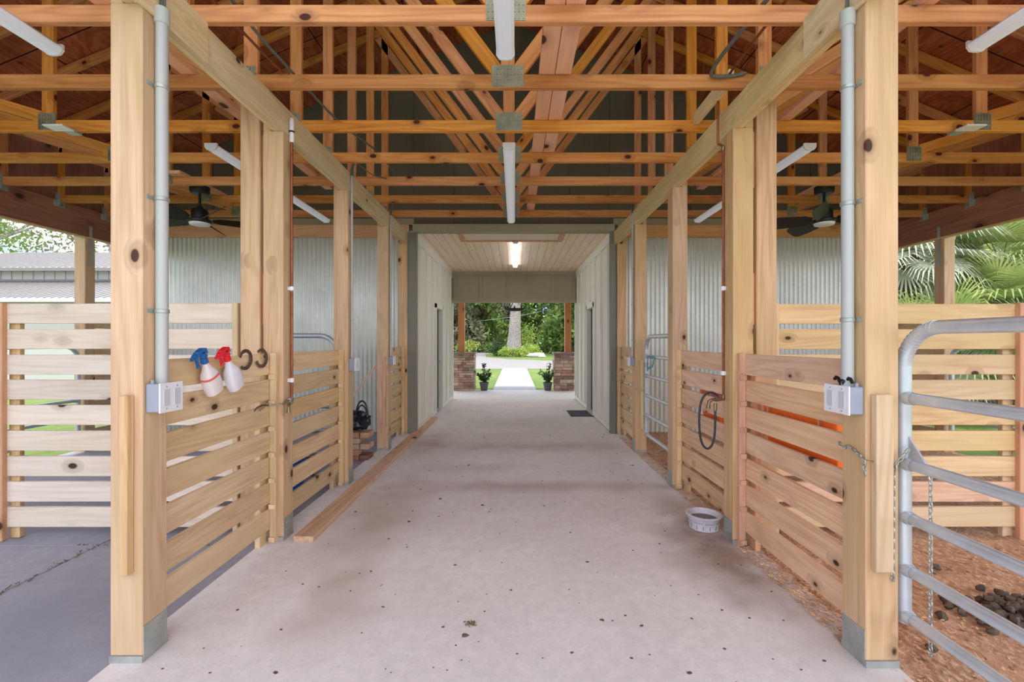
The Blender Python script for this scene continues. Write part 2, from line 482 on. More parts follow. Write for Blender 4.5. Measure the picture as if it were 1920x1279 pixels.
# bedding floor of the right stalls (bumpy)
g = G(); nx, ny = 90, 200; x0, x1, y0, y1 = 1.637, 5.5, -1.5, 6.94
vs = []
for j in range(ny+1):
    for i in range(nx+1):
        x = x0+(x1-x0)*i/nx; y = y0+(y1-y0)*j/ny
        h = .018*noise.noise(Vector((x*3, y*3, 0))) + .016*noise.noise(Vector((x*11, y*11, 5))) + .008*noise.noise(Vector((x*30, y*30, 9)))
        edge = min(1, (x-x0)/.25)
        vs.append((x, y, -.012 + h*(.3+.7*edge) + .012*edge))
fs = [(j*(nx+1)+i, j*(nx+1)+i+1, (j+1)*(nx+1)+i+1, (j+1)*(nx+1)+i) for j in range(ny) for i in range(nx)]
g.add(vs, fs); struct('stall_ground', g, M['dirt'], smooth=True)
g = G()
for k in range(16000):
    x = 1.60 + (rnd.random()**1.3)*3.6; y = rnd.uniform(.6, 6.8)
    if k % 3 == 0: x = 1.50 + abs(rnd.gauss(0, .13)); y = rnd.uniform(2.0, 6.6)
    if x < 1.64: z = .001
    else: z = .012 + .018*noise.noise(Vector((x*3, y*3, 0)))
    s = rnd.uniform(.006, .016); a = rnd.uniform(0, 6.28); t = rnd.uniform(-.4, .4)
    c, sn = math.cos(a)*s, math.sin(a)*s
    g.add([(x-c, y-sn, z+.001), (x+sn*.4, y-c*.4, z+.002+abs(t)*s*.4), (x+c, y+sn, z+.003+abs(t)*s*.4), (x-sn*.4, y+c*.4, z+.001)], [(0, 1, 2, 3)])
props(build('wood_shavings', g, M['chip']), 'pale wood shavings scattered on the dirt of the right-hand stalls', 'bedding', kind='stuff')
g = G()
for k in range(130):
    f = rnd.random(); x = -3.0 + 1.1*f + rnd.gauss(0, .015); y = 3.109
    if k % 2: x = -2.85 + rnd.gauss(0, .012); y = rnd.uniform(2.2, 3.3) if k % 4 else 2.62+rnd.gauss(0, .08)
    L = rnd.uniform(.008, .028); a = rnd.uniform(0, 3.14)
    g.bar((x, y, -.008), (x+L*math.cos(a), y+L*math.sin(a), -.006), .005, .002, (0, 0, 1))
props(build('leaf_litter', g, M['straw']), 'brown leaf litter lying along the floor joint of the left stall', 'leaf litter', kind='stuff')

# gable wall above the passage and its trims
g = G()
pts = [(-5.5, HT+.05), (5.5, HT+.05), (5.5, roofz(5.5)), (CX, roofz(CX)), (-5.5, roofz(-5.5))]
vs = [(x, WY, z) for x, z in pts] + [(x, WY+.1, z) for x, z in pts]
g.add(vs, [(4, 3, 2, 1, 0)[::-1], (5, 6, 7, 8, 9)[::-1]] + [(i, (i+1) % 5, (i+1) % 5+5, i+5)[::-1] for i in range(5)])
k = -9
while k <= 9:
    x = CX + k*.61 + .305
    if abs(x) < 5.4: g.box(x-.03, x+.03, WY-.02, WY+.001, HT+.12, roofz(x)-.02)
    k += 1
struct('wall_gable', g, M['siding_shaded'])
g = G(); g.box(-1.53, 1.50, WY-.12, WY+.02, HT, HT+.115); struct('trim_1', g, M['siding'], bevel=.004)
g = G(); g.box(-5.45, -1.53, WY-.03, WY, 3.15, 3.25); struct('trim_2', g, M['siding'])
g = G(); g.box(1.50, 5.45, WY-.03, WY, 3.15, 3.25); struct('trim_3', g, M['siding'])
# corrugated walls (real corrugation)
def corrugated(xa, xb, ya, za, zb):
    g = G(); n = int((xb-xa)/.068*8); vs = []
    for i in range(n+1):
        x = xa+(xb-xa)*i/n; y = ya + .009*math.sin(2*math.pi*x/.068)
        for z in (za, 2.40, zb): vs.append((x, y + (0.0 if z < 3 else 0), z))
    fs = []
    for i in range(n):
        for q in range(2): fs.append((i*3+q, (i+1)*3+q, (i+1)*3+q+1, i*3+q+1))
    g.add(vs, fs)
    return g
struct('wall_back_left', corrugated(-5.5, -1.55, WY, 0, 2.98), M['corr'], smooth=True)
struct('wall_back_right', corrugated(1.53, 5.5, WY, 0, 2.98), M['corr'], smooth=True)
for xs, ys in (((-5.5, -1.62), 1), ((1.60, 5.5), 1)):
    g = G(); g.box(xs[0], xs[1], WY+.02, WY+.12, -.1, 3.3); struct('wall_core', g, M['siding_shaded'])
for nm, xa, xb in (('trim_4', -5.42, -1.60), ('trim_5', 1.56, 5.42)):
    o = board(nm, (xa, WY-.03, 3.055), (xb, WY-.03, 3.055), .19, .038, (0, 0, 1), M['band']); props(o, kind='structure')

# passage: walls with board-and-batten, openings for the doors, header at the far end, pine ceiling
YF = 10.85
def passage_wall(side, X, doors):
    g = G(); s = -1 if side == 'left' else 1
    xa, xb = sorted((X, X+s*.12))
    y = 6.93
    for d0, d1 in doors:
        g.box(xa, xb, y, d0, 0, HT); g.box(xa, xb, d0, d1, 2.02, HT); y = d1
    g.box(xa, xb, y, YF+.1, 0, HT)
    q = lambda y0, y1, z0, z1, t: g.box(*sorted((X, X-s*t)), y0, y1, z0, z1)
    yy = 7.10
    while yy < YF:
        inside = any(d0-.08 < yy < d1+.08 for d0, d1 in doors)
        q(yy-.03, yy+.03, 2.16 if inside else .10, HT-.13, .034)
        yy += .57
    q(6.93, YF, HT-.14, HT-.0, .03)
    y = 6.93
    for d0, d1 in doors:
        q(y, d0-.07, 0.02, .10, .026); y = d1+.07
        q(d0-.08, d0, .02, 2.10, .03); q(d1, d1+.08, .02, 2.10, .03); q(d0-.08, d1+.08, 2.02, 2.12, .03)
    q(y, YF, 0.02, .10, .026)
    q(6.93, YF, 2.405, 2.42, .006)
    q(YF-.02, YF+.10, 0.02, HT, .03)
    return struct('wall_'+side, g, M['siding_lit'])
passage_wall('left', -1.50, [(8.62, 9.30)])
passage_wall('right', 1.47, [(8.42, 9.10)])
g = G(); g.box(-1.625, -1.475, 6.82, 6.93, 0, HT); struct('trim_6', g, M['trim_shaded'], bevel=.004)
g = G(); g.box(1.44, 1.525, 6.82, 6.93, 0, HT); struct('trim_7', g, M['trim_shaded'], bevel=.004)
for n, (xa, xb, d0, d1, s) in enumerate(((-1.60, -1.56, 8.62, 9.30, 1), (1.53, 1.57, 8.42, 9.10, -1))):
    g = G(); g.box(xa, xb, d0, d1, .03, 2.02)
    o = struct('door_%d' % (n+1), g, M['door_shade'])
    g = G(); xk = xb if s > 0 else xa
    g.tube([(xk, d1-.08, .98), (xk+s*.05, d1-.08, .98), (xk+s*.05, d1-.19, .98)], .010, 8)
    h = build('handle', g, M['galv'], parent=o); 
    g = G(); g.box(*sorted((xa-.0, xa+s*.0+(.14 if s > 0 else 0))), d0, d1, 0, .03) if s > 0 else g.box(1.43, 1.57, d0, d1, 0, .03)
    build('threshold', g, M['steelwhite'], parent=o)
g = G(); g.box(-1.50, 1.47, YF-.10, YF, 2.30, HT)
for x in (-1.41, -.80, -.235, .34, .90, 1.40): g.box(x-.03, x+.03, YF-.13, YF-.10, 2.38, HT-.06)
g.box(-1.50, 1.47, YF-.14, YF-.10, 2.30, 2.385); g.box(-1.50, 1.47, YF-.14, YF-.10, HT-.075, HT)
struct('wall_header', g, M['siding'])
g = G(); g.box(-1.50, 1.47, 6.93, YF, HT, HT+.05); struct('ceiling', g, M['pine'])
h = thing('attic_hatch', 'wood framed attic hatch with a pale panel in the passage ceiling', 'ceiling hatch', (-.05, 7.1, HT))
for a, b, w in (((-.83, 6.96), (-.83, 7.38), (1, 0, 0)), ((.73, 6.96), (.73, 7.38), (1, 0, 0))):
    board('frame_board', (a[0], a[1], HT-.012), (b[0], b[1], HT-.012), .09, .024, w, M['dark_cleat'], h)
board('frame_board', (-.875, 7.40, HT-.012), (.775, 7.40, HT-.012), .06, .024, (0, 1, 0), M['dark_cleat'], h)
g = G(); g.box(-.785, .685, 6.94, 7.37, HT-.008, HT-.001); build('panel', g, plain('hatch_panel', (224, 206, 180), .6), h)

# roof deck, outer walls above the outer beams
def roof_side(s):
    g = G(); xo = CX + s*6.15; zo = roofz(xo)
    vs = []
    for y in (-.75, WY+.05):
        vs += [(CX, y, roofz(CX)+.0), (xo, y, zo), (xo, y, zo+.05), (CX, y, roofz(CX)+.05)]
    g.add(vs, [(0, 1, 2, 3), (7, 6, 5, 4), (0, 4, 5, 1), (1, 5, 6, 2), (2, 6, 7, 3), (3, 7, 4, 0)] if s > 0 else
          [(3, 2, 1, 0), (4, 5, 6, 7), (1, 5, 4, 0), (2, 6, 5, 1), (3, 7, 6, 2), (0, 4, 7, 3)])
    return g
struct('ceiling', roof_side(-1), M['ply']); struct('ceiling', roof_side(1), M['ply'])
for s in (-1, 1):
    g = G(); g.box(*sorted((s*5.52, s*5.56)), -.6, WY, 3.0, roofz(s*5.5)-.03); struct('wall_frieze_'+('left' if s < 0 else 'right'), g, M['outer'])
# porch roof beyond the passage
g = G(); g.box(-2.9, 2.9, 10.95, 13.3, 2.62, 2.72); struct('ceiling', g, M['pine'])
# the block of rooms on either side of the passage (its front is the corrugated wall)
g = G(); g.box(-5.5, -5.4, 7.05, 11, 0, 3.3); g.box(-5.5, -1.62, 10.9, 11, 0, 3.3); struct('wall_room_left', g, M['siding'])
g = G(); g.box(5.4, 5.5, 7.05, 11, 0, 3.3); g.box(1.59, 5.5, 10.9, 11, 0, 3.3); struct('wall_room_right', g, M['siding'])

# path, driveway
g = G(); g.box(-.63, .63, 12.95, 23.9, -.2, -.02); struct('garden_path', g, M['conc_out'])
def sheet(name, pts, z, mat):
    g = G(); n = len(pts)
    g.add([(x, y, z) for x, y in pts] + [(x, y, z-.1) for x, y in pts], [tuple(range(n)), tuple(range(2*n-1, n-1, -1))] + [(i, i+n, (i+1) % n+n, (i+1) % n) for i in range(n)])
    return struct(name, g, mat)
dr = [(-30, 23.6), (30, 23.6), (30, 27), (9, 29.5), (3.5, 32.5), (-.5, 36.5), (-2.6, 41), (-3.2, 50), (-2.5, 62), (-5, 72), (-9, 76), (-14, 72), (-30, 66)]
sheet('driveway', dr, -.045, M['drive'])

# ------------------------------------------------------------------ posts
ords = {'L': 'left', 'R': 'right'}
def post(side, y, base_plate=True, tall=False, x=None, label='', name='support_post', top=None):
    s = -1 if side == 'L' else 1
    X = x if x is not None else (XL if s < 0 else XR)
    xc = X + s*.07; yc = y+.07
    t = thing(name, label, 'post', (xc, yc, 0), 'posts along the %s of the aisle' % ords[side] if not tall else None)
    if tall:
        board('shaft', (xc, yc, .03), (xc, yc, top or HT+.02), .14, .14, (1, 0, 0), M['post'], t, .006)
    else:
        # notched head: full section up to the beam, the outer part runs on behind it
        R = 2.845
        def ex(g):
            L = R-.03
            # local x = world x
            a, b = (.07-.056, .07) if s > 0 else (-.07, -.07+.056)
            g.box(a, b, -.07, .07, L, L+.27)
        board('shaft', (xc, yc, .03), (xc, yc, R), .14, .14, (1, 0, 0), M['post'], t, .004, ex)
    if base_plate:
        g = G()
        g.box(xc-.072, xc+.072, y-.004, y+.144, 0, .03)
        xf = X - s*.003
        g.box(*sorted((xf, X)), y+.004, y+.136, .005, .155)
        for dy, dz in ((.05, .06), (.09, .06), (.05, .11), (.09, .11)):
            g.lathe([(.007, -.003), (.007, .003)], (xf, y+dy, dz), 8, 'x')
        build('post_base', g, M['galv'], t)
    return t
names_ = ['nearest', 'second', 'third', 'fourth', 'farthest']
LY = [1.96, 3.152, 4.378, 5.763, 6.79]; RY = [1.93, 3.104, 4.29, 5.66, 6.79]
desc_l = ['square timber post with grey conduit and a screwed-on cleat, nearest on the left',
          'square timber post with the left copper water pipe, standing beside its taller twin',
          'square timber post at the broomstick, third on the left of the aisle',
          'square timber post right behind the brick stack, fourth on the left',
          'square timber post against the grey corner trim, farthest on the left']
desc_r = ['square timber post with grey conduit beside the near gate, nearest on the right',
          'square timber post with hose tap and pipe, next to the white feed pan',
          'square timber post between hose fence and far gate, third on the right',
          'square timber post holding the small switch box near the far gate, fourth on the right',
          'square timber post against the grey corner trim, farthest on the right']
postsL = [post('L', y, label=d) for y, d in zip(LY, desc_l)]
postsR = [post('R', y, label=d, x=(1.50 if i == 3 else 1.53 if i == 4 else None)) for i, (y, d) in enumerate(zip(RY, desc_r))]
# second taller posts that carry the trusses
pa = post('L', 3.18, False, True, x=-1.78, label='taller square post just left of the second left post, carrying partition boards')
pb = post('R', 3.13, False, True, x=1.666, label='taller square post just right of the second right post, carrying partition boards')
for p, xc, y in ((pa, -1.762, 3.25), (pb, 1.648, 3.2)):
    for z0, z1 in ((2.45, 2.84), (1.5, 1.86), (0, .3)): board('spacer_block', (xc, y, z0), (xc, y, z1), .032, .09, (1, 0, 0), M['brace'], p)
# cleats screwed on the near posts
board('cleat', (-1.658, 1.941, .39), (-1.656, 1.941, 1.155), .036, .036, (1, 0, 0), M['post'], postsL[0])
board('cleat', (1.545, 1.912, .42), (1.545, 1.912, 1.163), .072, .034, (1, 0, 0), M['slat_l'], postsR[0])
board('cleat', (-1.645, 5.745, .30), (-1.645, 5.745, 1.19), .035, .034, (1, 0, 0), M['dark_cleat'], postsL[3])
board('cleat', (1.575, 5.642, .30), (1.575, 5.642, 1.15), .035, .034, (1, 0, 0), M['beam'], postsR[3])

# outer posts and beams
for s, w in ((-1, 'left'), (1, 'right')):
    xc = s*5.49
    for y, nth in ((5.74, 'beyond the %s stall partition' % w), ):
        t = thing('outer_post', 'weathered square post under the brown outer beam, '+nth, 'post', (xc, y+.07, -.07))
        board('shaft', (xc, y+.07, -.07), (xc, y+.07, 2.71), .14, .14, (1, 0, 0), M['post'], t, .006)
        g = G(); xf = s*5.42 - s*.004
        g.box(*sorted((xf, xf-s*.004)), y+.05, y+.09, 2.35, 2.85)
        build('strap', g, M['galv'], t)
    t = thing('outer_beam', 'big brown laminated beam carrying the %s eave side of the roof' % w, 'beam', (xc, 3, 2.71), 'outer eave beams')
    for q in range(2):
        ya, yb = ((-.6, 4.72), (4.725, 7.0))[q]
        board('beam_length', (s*5.465, ya, 2.89), (s*5.465, yb, 2.89), .36, .09, (0, 0, 1), M['outer'], t, .003)
    board('sill_strip', (s*5.43, -.6, 2.70), (s*5.43, 7.0, 2.70), .05, .02, (1, 0, 0), M['slat_l'], t, .001)

# aisle beams (two plies on the aisle side of the posts), splice piece at the near end
for s, X, ye, ysp, w in ((-1, XL, 6.9, 2.355, 'left'), (1, XR, 6.9, 2.32, 'right')):
    t = thing('roof_beam', 'long pale timber beam on top of the %s row of aisle posts' % w, 'beam', (X, 3.5, 2.845), 'beams over the aisle posts')
    xi = X + s*.019; xo = X + s*.058
    board('inner_ply', (xi, -.6, 2.9375), (xi, ye, 2.9375), .185, .038, (0, 0, 1), M['beam'], t)
    board('outer_ply', (xo, -.6, 2.9375), (xo, ye, 2.9375), .185, .038, (0, 0, 1), M['beam'], t)
    board('splice_piece', (X - s*.010, -.6, 2.927), (X - s*.010, ysp, 2.927), .206, .018, (0, 0, 1), M['beam'], t)
b = thing('blocking_board', 'short pale blocking board lying on the right aisle beam by the copper pipe', 'board', (1.54, 3.2, 3.05))
board('plank', (1.415, 2.97, 3.12), (1.415, 3.55, 3.12), .09, .038, (0, 0, 1), M['beam'], b)

# ------------------------------------------------------------------ roof trusses
nth = ['nearest', 'second', 'third', 'fourth', 'fifth', 'sixth', 'farthest']
def plate(g, x, y, z, w, h):
    g.box(x-w/2, x+w/2, y-.003, y, z-h/2, z+h/2)
    n = max(4, int(w/.022))
    for i in range(n):
        xx = x-w/2+w*(i+.5)/n
        for j in range(max(3, int(h/.03))):
            zz = z-h/2 + h*(j+.5)/max(3, int(h/.03))
            g.box(xx-.003, xx+.003, y-.007, y-.003, zz-.010, zz+.010)
for k in range(7):
    y = 2.34 + .61*k; yc = y+.019
    t = thing('roof_truss', '%s of the seven orange pine roof trusses crossing the aisle' % nth[k].capitalize() if 0 < k < 6 else
              ('orange pine roof truss nearest the viewer at the top edge' if k == 0 else 'orange pine roof truss farthest back, just before the olive gable wall'),
              'roof truss', (CX, yc, HT), 'roof trusses')
    T = M['truss']; zc = HT+.0445; zt = HT+.089
    board('bottom_chord', (-5.41, yc, zc), (5.41, yc, zc), .089, .038, (0, 0, 1), T, t)
    for s in (-1, 1):
        xe = CX+s*5.95
        board('top_chord', (CX, yc, roofz(CX)-.06), (xe, yc, roofz(xe)-.06), .089, .038, (0, 0, 1), T, t)
        board('fan_web', (CX+s*.05, yc, zt), (CX+s*1.765, yc, roofz(CX+s*1.765)-.12), .089, .036, (1, 0, 0), T, t)
        board('upright_web', (CX+s*1.67, yc, zt), (CX+s*1.67, yc, roofz(CX+s*1.67)-.11), .089, .036, (1, 0, 0), T, t)
        board('long_web', (CX+s*1.74, yc, zt+.02), (CX+s*3.9, yc, roofz(CX+s*3.9)-.14), .089, .036, (0, 0, 1), T, t)
        board('upright_web', (s*3.66, yc, zt), (s*3.66, yc, roofz(s*3.66)-.11), .089, .036, (1, 0, 0), T, t)
        board('shallow_web', (s*3.72, yc, zt+.03), (s*5.40, yc, 3.66), .089, .036, (0, 0, 1), T, t)
        board('heel_upright', (s*5.39, yc, zt), (s*5.39, yc, roofz(s*5.39)-.11), .06, .036, (1, 0, 0), T, t)
    board('king_post', (CX, yc, zt), (CX, yc, roofz(CX)-.15), .089, .036, (1, 0, 0), T, t)
    g = G(); plate(g, CX, y, HT+.075, .205, .14); build('nail_plate', g, M['plate'], t)
    for s in (-1, 1):
        g = G(); plate(g, s*3.66, y, HT+.075, .135, .13); build('nail_plate', g, M['plate'], t)
        g = G(); plate(g, CX+s*1.68, y, HT+.08, .09, .12); build('nail_plate', g, M['plate'], t)
        # joist hanger on the outer beam
        g = G(); xh = s*5.41
        g.box(xh-.03, xh+.03, y-.006, y-.002, HT-.035, HT+.12); g.box(xh-.03, xh+.03, y+.040, y+.044, HT-.035, HT+.12); g.box(xh-.03, xh+.03, y-.006, y+.044, HT-.008, HT-.003)
        g.box(*sorted((s*5.418, s*5.414)), y-.045, y+.083, HT-.045, HT+.03)
        build('joist_hanger', g, M['galv'], t)
# flat brace boards lying across the bottom chords
t = thing('brace_board', 'wide light orange brace board beside the lamp row, running back over the trusses', 'board', (.21, 4, 3.13))
board('plank', (.154+.055, 1.7, 3.138), (.154+.055, 6.08, 3.138), .102, .036, (1, 0, 0), M['brace'], t)
t = thing('brace_board', 'shorter light orange brace board butted to the right of the long one overhead', 'board', (.32, 3, 3.13))
board('plank', (.315, 1.7, 3.138), (.315, 4.25, 3.138), .102, .036, (1, 0, 0), M['brace'], t)
for s, w in ((-1, 'left'), (1, 'right')):
    t = thing('brace_board', 'flat orange brace board over the %s stall lamps' % w, 'board', (s*2.12, 4, 3.13))
    board('plank', (s*2.12, 2.0, 3.138), (s*2.12, 5.2, 3.138), .09, .036, (1, 0, 0), M['brace'], t)

# ------------------------------------------------------------------ slatted fences along the aisle
Z0, PITCH, BH = .096, .1775, .14
def fence(side, ya, yb, X, mat, label, cleat_y=None, cl_mat=None, cleat_w=.044, reverse=False):
    s = -1 if side == 'L' else 1
    t = thing('slat_fence', label, 'fence', (X, (ya+yb)/2, 0), 'slatted stall fences')
    xc = X + s*.013
    for i in range(7):
        z = Z0 + i*PITCH + .07
        dz = rnd.uniform(-.004, .004); dx = rnd.uniform(0, .004)
        board('slat', (xc+s*dx, ya, z+dz), (xc+s*dx, yb, z+rnd.uniform(-.004, .004)), BH, .025, (0, 0, 1), mat, t)
    # upright nailed to the next post, with the slat ends showing as small blocks
    cm = cl_mat or M['slat_l']
    xu = X - s*.021
    board('upright', (xu, yb-.015, 0.0), (xu, yb-.015, 1.305), cleat_w, .036, (1, 0, 0), cm, t)
    for i in range(7):
        zz = Z0 + i*PITCH - .0185 if i else .03
        board('spacer_block', (xu, yb-.040, zz-.016), (xu, yb-.040, zz+.016), cleat_w*.96, .014, (1, 0, 0), cm, t, .001)
    xk = X + s*.045
    board('backing_upright', (xk, yb-.06, -.01), (xk, yb-.06, 1.30), .036, .085, (1, 0, 0), cm, t)
    return t
fL1 = fence('L', 2.102, 3.150, -1.680, M['slat_l'], 'seven-board slat fence with spray bottles and horseshoes, left side')
fL2 = fence('L', 3.294, 4.376, -1.680, M['slat_l'], 'seven-board slat fence between copper pipe and broomstick, left side')
fL4 = fence('L', 5.906, 6.788, -1.680, M['slat_l'], 'short slat fence beside the small grey box, last on the left')
fR1 = fence('R', 2.072, 3.102, 1.560, M['slat_r'], 'reddish slat fence between switch box and hose tap, nearest on the right', cl_mat=M['dark_cleat'])
fR2 = fence('R', 3.246, 4.288, 1.560, M['slat_r'], 'slat fence behind the looped black hose, right side')
fR4 = fence('R', 5.802, 6.788, 1.575, M['slat_l'], 'short slat fence past the far gate, last on the right')

# ------------------------------------------------------------------ nine-board partitions inside the stalls
for s, w, xa, xb in ((-1, 'left', -1.975, -3.585), (1, 'right', 1.85, 3.535)):
    t = thing('slat_partition', 'tall nine-board slat partition facing the viewer in the %s stall' % w, 'partition', ((xa+xb)/2, 3.2, 0), 'tall stall partitions')
    for i in range(9):
        z = .078 + i*.179 + .07
        m = M['slat_p'] if s < 0 else M['slat_l']
        if s > 0 and i == 1: m = M['slat_r']
        board('slat', (xa, 3.215, z+rnd.uniform(-.003, .003)), (xb, 3.215, z+rnd.uniform(-.003, .003)), BH, .03, (0, 0, 1), m, t)
    xq = xa + s*(-.018)
    board('end_cleat', (xq, 3.205, 0.0), (xq, 3.205, 1.655), .036, .05, (1, 0, 0), M['slat_l'], t)
    xo = xb - s*.03
    board('back_upright', (xo, 3.25, -.01), (xo, 3.25, 1.655), .075, .036, (1, 0, 0), M['slat_l'], t)
    board('front_upright', (xb+s*.03, 3.185, -.01), (xb+s*.03, 3.185, 1.655), .09, .036, (1, 0, 0), M['dark_cleat'], t)
    # the boards go on past the end upright
    for i in range(9):
        z = .078 + i*.179 + .07
        board('slat', (xb+s*.075, 3.215, z), (xb+s*1.7, 3.215, z), BH, .03, (0, 0, 1), M['slat_p'] if s < 0 else M['slat_l'], t)
# outer slat fence at the far end of the stalls
for s, w in ((-1, 'left'), (1, 'right')):
    t = thing('slat_fence', 'outer slat fence beyond the %s partition, past the outer post' % w, 'fence', (s*5.47, 6.3, 0), 'outer stall fences')
    for i in range(9):
        z = .12 + i*.179+.07
        board('slat', (s*5.47, 5.89, z), (s*5.47, 6.90, z), BH, .03, (0, 0, 1), M['slat_l'], t)

# ------------------------------------------------------------------ tube gates
def tube_gate(label, P0, P1, ztop, zbot, rails=6, r=.022, round_end=1, crimp=False, brace=False, zs=None, hinge=None):
    """gate leaf from P0 (rounded, latch end) to P1"""
    p0 = Vector((*P0, 0)); p1 = Vector((*P1, 0)); d = (p1-p0).normalized(); L = (p1-p0).length
    t = thing('tube_gate', label, 'gate', ((p0+p1)/2)[:2]+(0,), None)
    R = .17; g = G(); pts = [p0 + Vector((0, 0, zbot-.03)), p0 + Vector((0, 0, ztop-R))]
    for i in range(1, 9):
        a = math.pi/2*i/8
        pts.append(p0 + d*(R-R*math.cos(a)) + Vector((0, 0, ztop-R+R*math.sin(a))))
    pts.append(p1 - d*R + Vector((0, 0, ztop)))
    for i in range(1, 9):
        a = math.pi/2*i/8
        pts.append(p1 - d*(R-R*math.sin(a)) + Vector((0, 0, ztop-R+R*math.cos(a))))
    pts.append(p1 + Vector((0, 0, zbot-.03)))
    g.tube(pts, r*1.18, 14)
    if crimp:
        for i in range(14):
            a = math.pi/2*(.02+.9*i/13); c = p0 + d*(R-R*math.cos(a)) + Vector((0, 0, ztop-R+R*math.sin(a)))
            tn = d*math.sin(a) + Vector((0, 0, math.cos(a)))
            g.tube([c-tn*.003, c+tn*.003], r*1.27, 12)
    build('frame', g, M['gate'], t, smooth=True)
    zs = zs or [zbot + (ztop-zbot)*i/(rails-1) for i in range(rails-1)]
    for z in zs:
        g = G(); g.tube([p0+Vector((0, 0, z)), p1+Vector((0, 0, z))], r, 12); 
        g.tube([p0+d*.02+Vector((0, 0, z)), p0+d*.05+Vector((0, 0, z))], [r*1.35, r*1.05], 12, caps=False)
        build('rail', g, M['gate'], t, smooth=True)
    if hinge:
        for z in (.45, 1.1):
            g = G(); g.tube([p0+Vector((0, 0, z-.03)), p0+Vector((0, 0, z+.03))], r*1.35, 10); g.tube([p0+Vector((0, 0, z)), Vector((hinge[0], hinge[1], z))], .010, 8)
            build('hinge', g, M['galv'], t, smooth=True)
    if brace:
        g = G(); z = zs[-2]
        g.add([p0+Vector((.004, 0, z+.02)), p0+d*.11+Vector((.004, 0, z+.02)), p0+Vector((.004, 0, z+.15)), p0+Vector((-.004, 0, z+.02)), p0+d*.11+Vector((-.004, 0, z+.02)), p0+Vector((-.004, 0, z+.15))],
              [(0, 1, 2), (5, 4, 3), (0, 3, 4, 1), (1, 4, 5, 2), (2, 5, 3, 0)])
        build('gusset', g, M['gate'], t)
    return t
zz = [1.386-(v-640)*1.96/853 for v in (1150, 1063, 966, 867, 745)]
gate_near = tube_gate('large galvanised tube gate with rounded corner, nearest on the right', (1.672, 1.955), (1.668, -.45), 1.442, zz[0], r=.0235, crimp=True, brace=True, zs=zz)
gate_far = tube_gate('galvanised tube gate closing the right stall opening between the third and fourth posts', (1.61, 5.56), (1.61, 4.46), 1.442, .25, r=.021, hinge=(1.62, 5.665))
gate_in = tube_gate('galvanised tube gate swung open inside the left stall behind the second fence', (-1.80, 4.60), (-3.0, 4.60), 1.442, .25, r=.021, hinge=(-1.735, 4.50))
tube_gate('galvanised tube gate at the outer edge of the left stall, behind the partition', (-5.45, 5.68), (-5.45, 3.3), 1.32, .2, r=.021, hinge=(-5.45, 5.76))
tube_gate('galvanised tube gate at the outer edge of the right stall, behind the partition', (5.45, 5.68), (5.45, 3.3), 1.32, .2, r=.021, hinge=(5.45, 5.76))

# ------------------------------------------------------------------ lamps
def strip_lamp(x, y0, y1, z, label, group=None, lens='lens'):
    t = thing('strip_lamp', label, 'strip light', (x, (y0+y1)/2, z), group)
    g = G(); g.box(x-.032, x+.032, y0+.01, y1-.01, z-.022, z); build('housing', g, M['steelwhite'], t)
    prof = [(-.050, -.018), (-.050, -.030), (-.034, -.052), (-.012, -.056), (.012, -.056), (.034, -.052), (.050, -.030), (.050, -.018)]
    g = G(); n = len(prof)
    g.add([(x+a, yy, z+b) for yy in (y0+.012, y1-.012) for a, b in prof], [(i, i+n, (i+1) % n+n, (i+1) % n)[::-1] for i in range(n)])
    for a in (-.022, .022):
        g.box(x+a-.0012, x+a+.0012, y0+.012, y1-.012, z-.0572, z-.0535)
    build('lens', g, M[lens], t)
    for ya, yb in ((y0, y0+.014), (y1-.014, y1)):
        g = G(); m = [(a*1.05, b*1.05 if b < -.02 else b+.018) for a, b in prof]
        g.add([(x+a, yy, z+b) for yy in (ya, yb) for a, b in m], [tuple(range(n)), tuple(range(2*n-1, n-1, -1))] + [(i, i+n, (i+1) % n+n, (i+1) % n)[::-1] for i in range(n)])
        build('end_cap', g, M['white'], t)
    return t
strip_lamp(-.052, .13, 2.57, HT, 'long white strip lamp above the aisle nearest the viewer')
strip_lamp(-.047, 3.76, 6.12, HT, 'long white strip lamp in the middle of the aisle')
strip_lamp(.012, 7.42, 9.78, HT, 'strip lamp on the pine ceiling of the passage', lens='lens_passage')
strip_lamp(-2.555, .10, 2.53, HT, 'strip lamp over the left stall, cut by the left picture edge')
strip_lamp(-2.52, 3.77, 6.09, HT, 'strip lamp over the left stall beyond the partition')
strip_lamp(2.53, .10, 2.50, HT, 'strip lamp over the right stall, cut by the right picture edge')
strip_lamp(2.45, 3.77, 6.09, HT, 'strip lamp over the right stall beyond the partition')

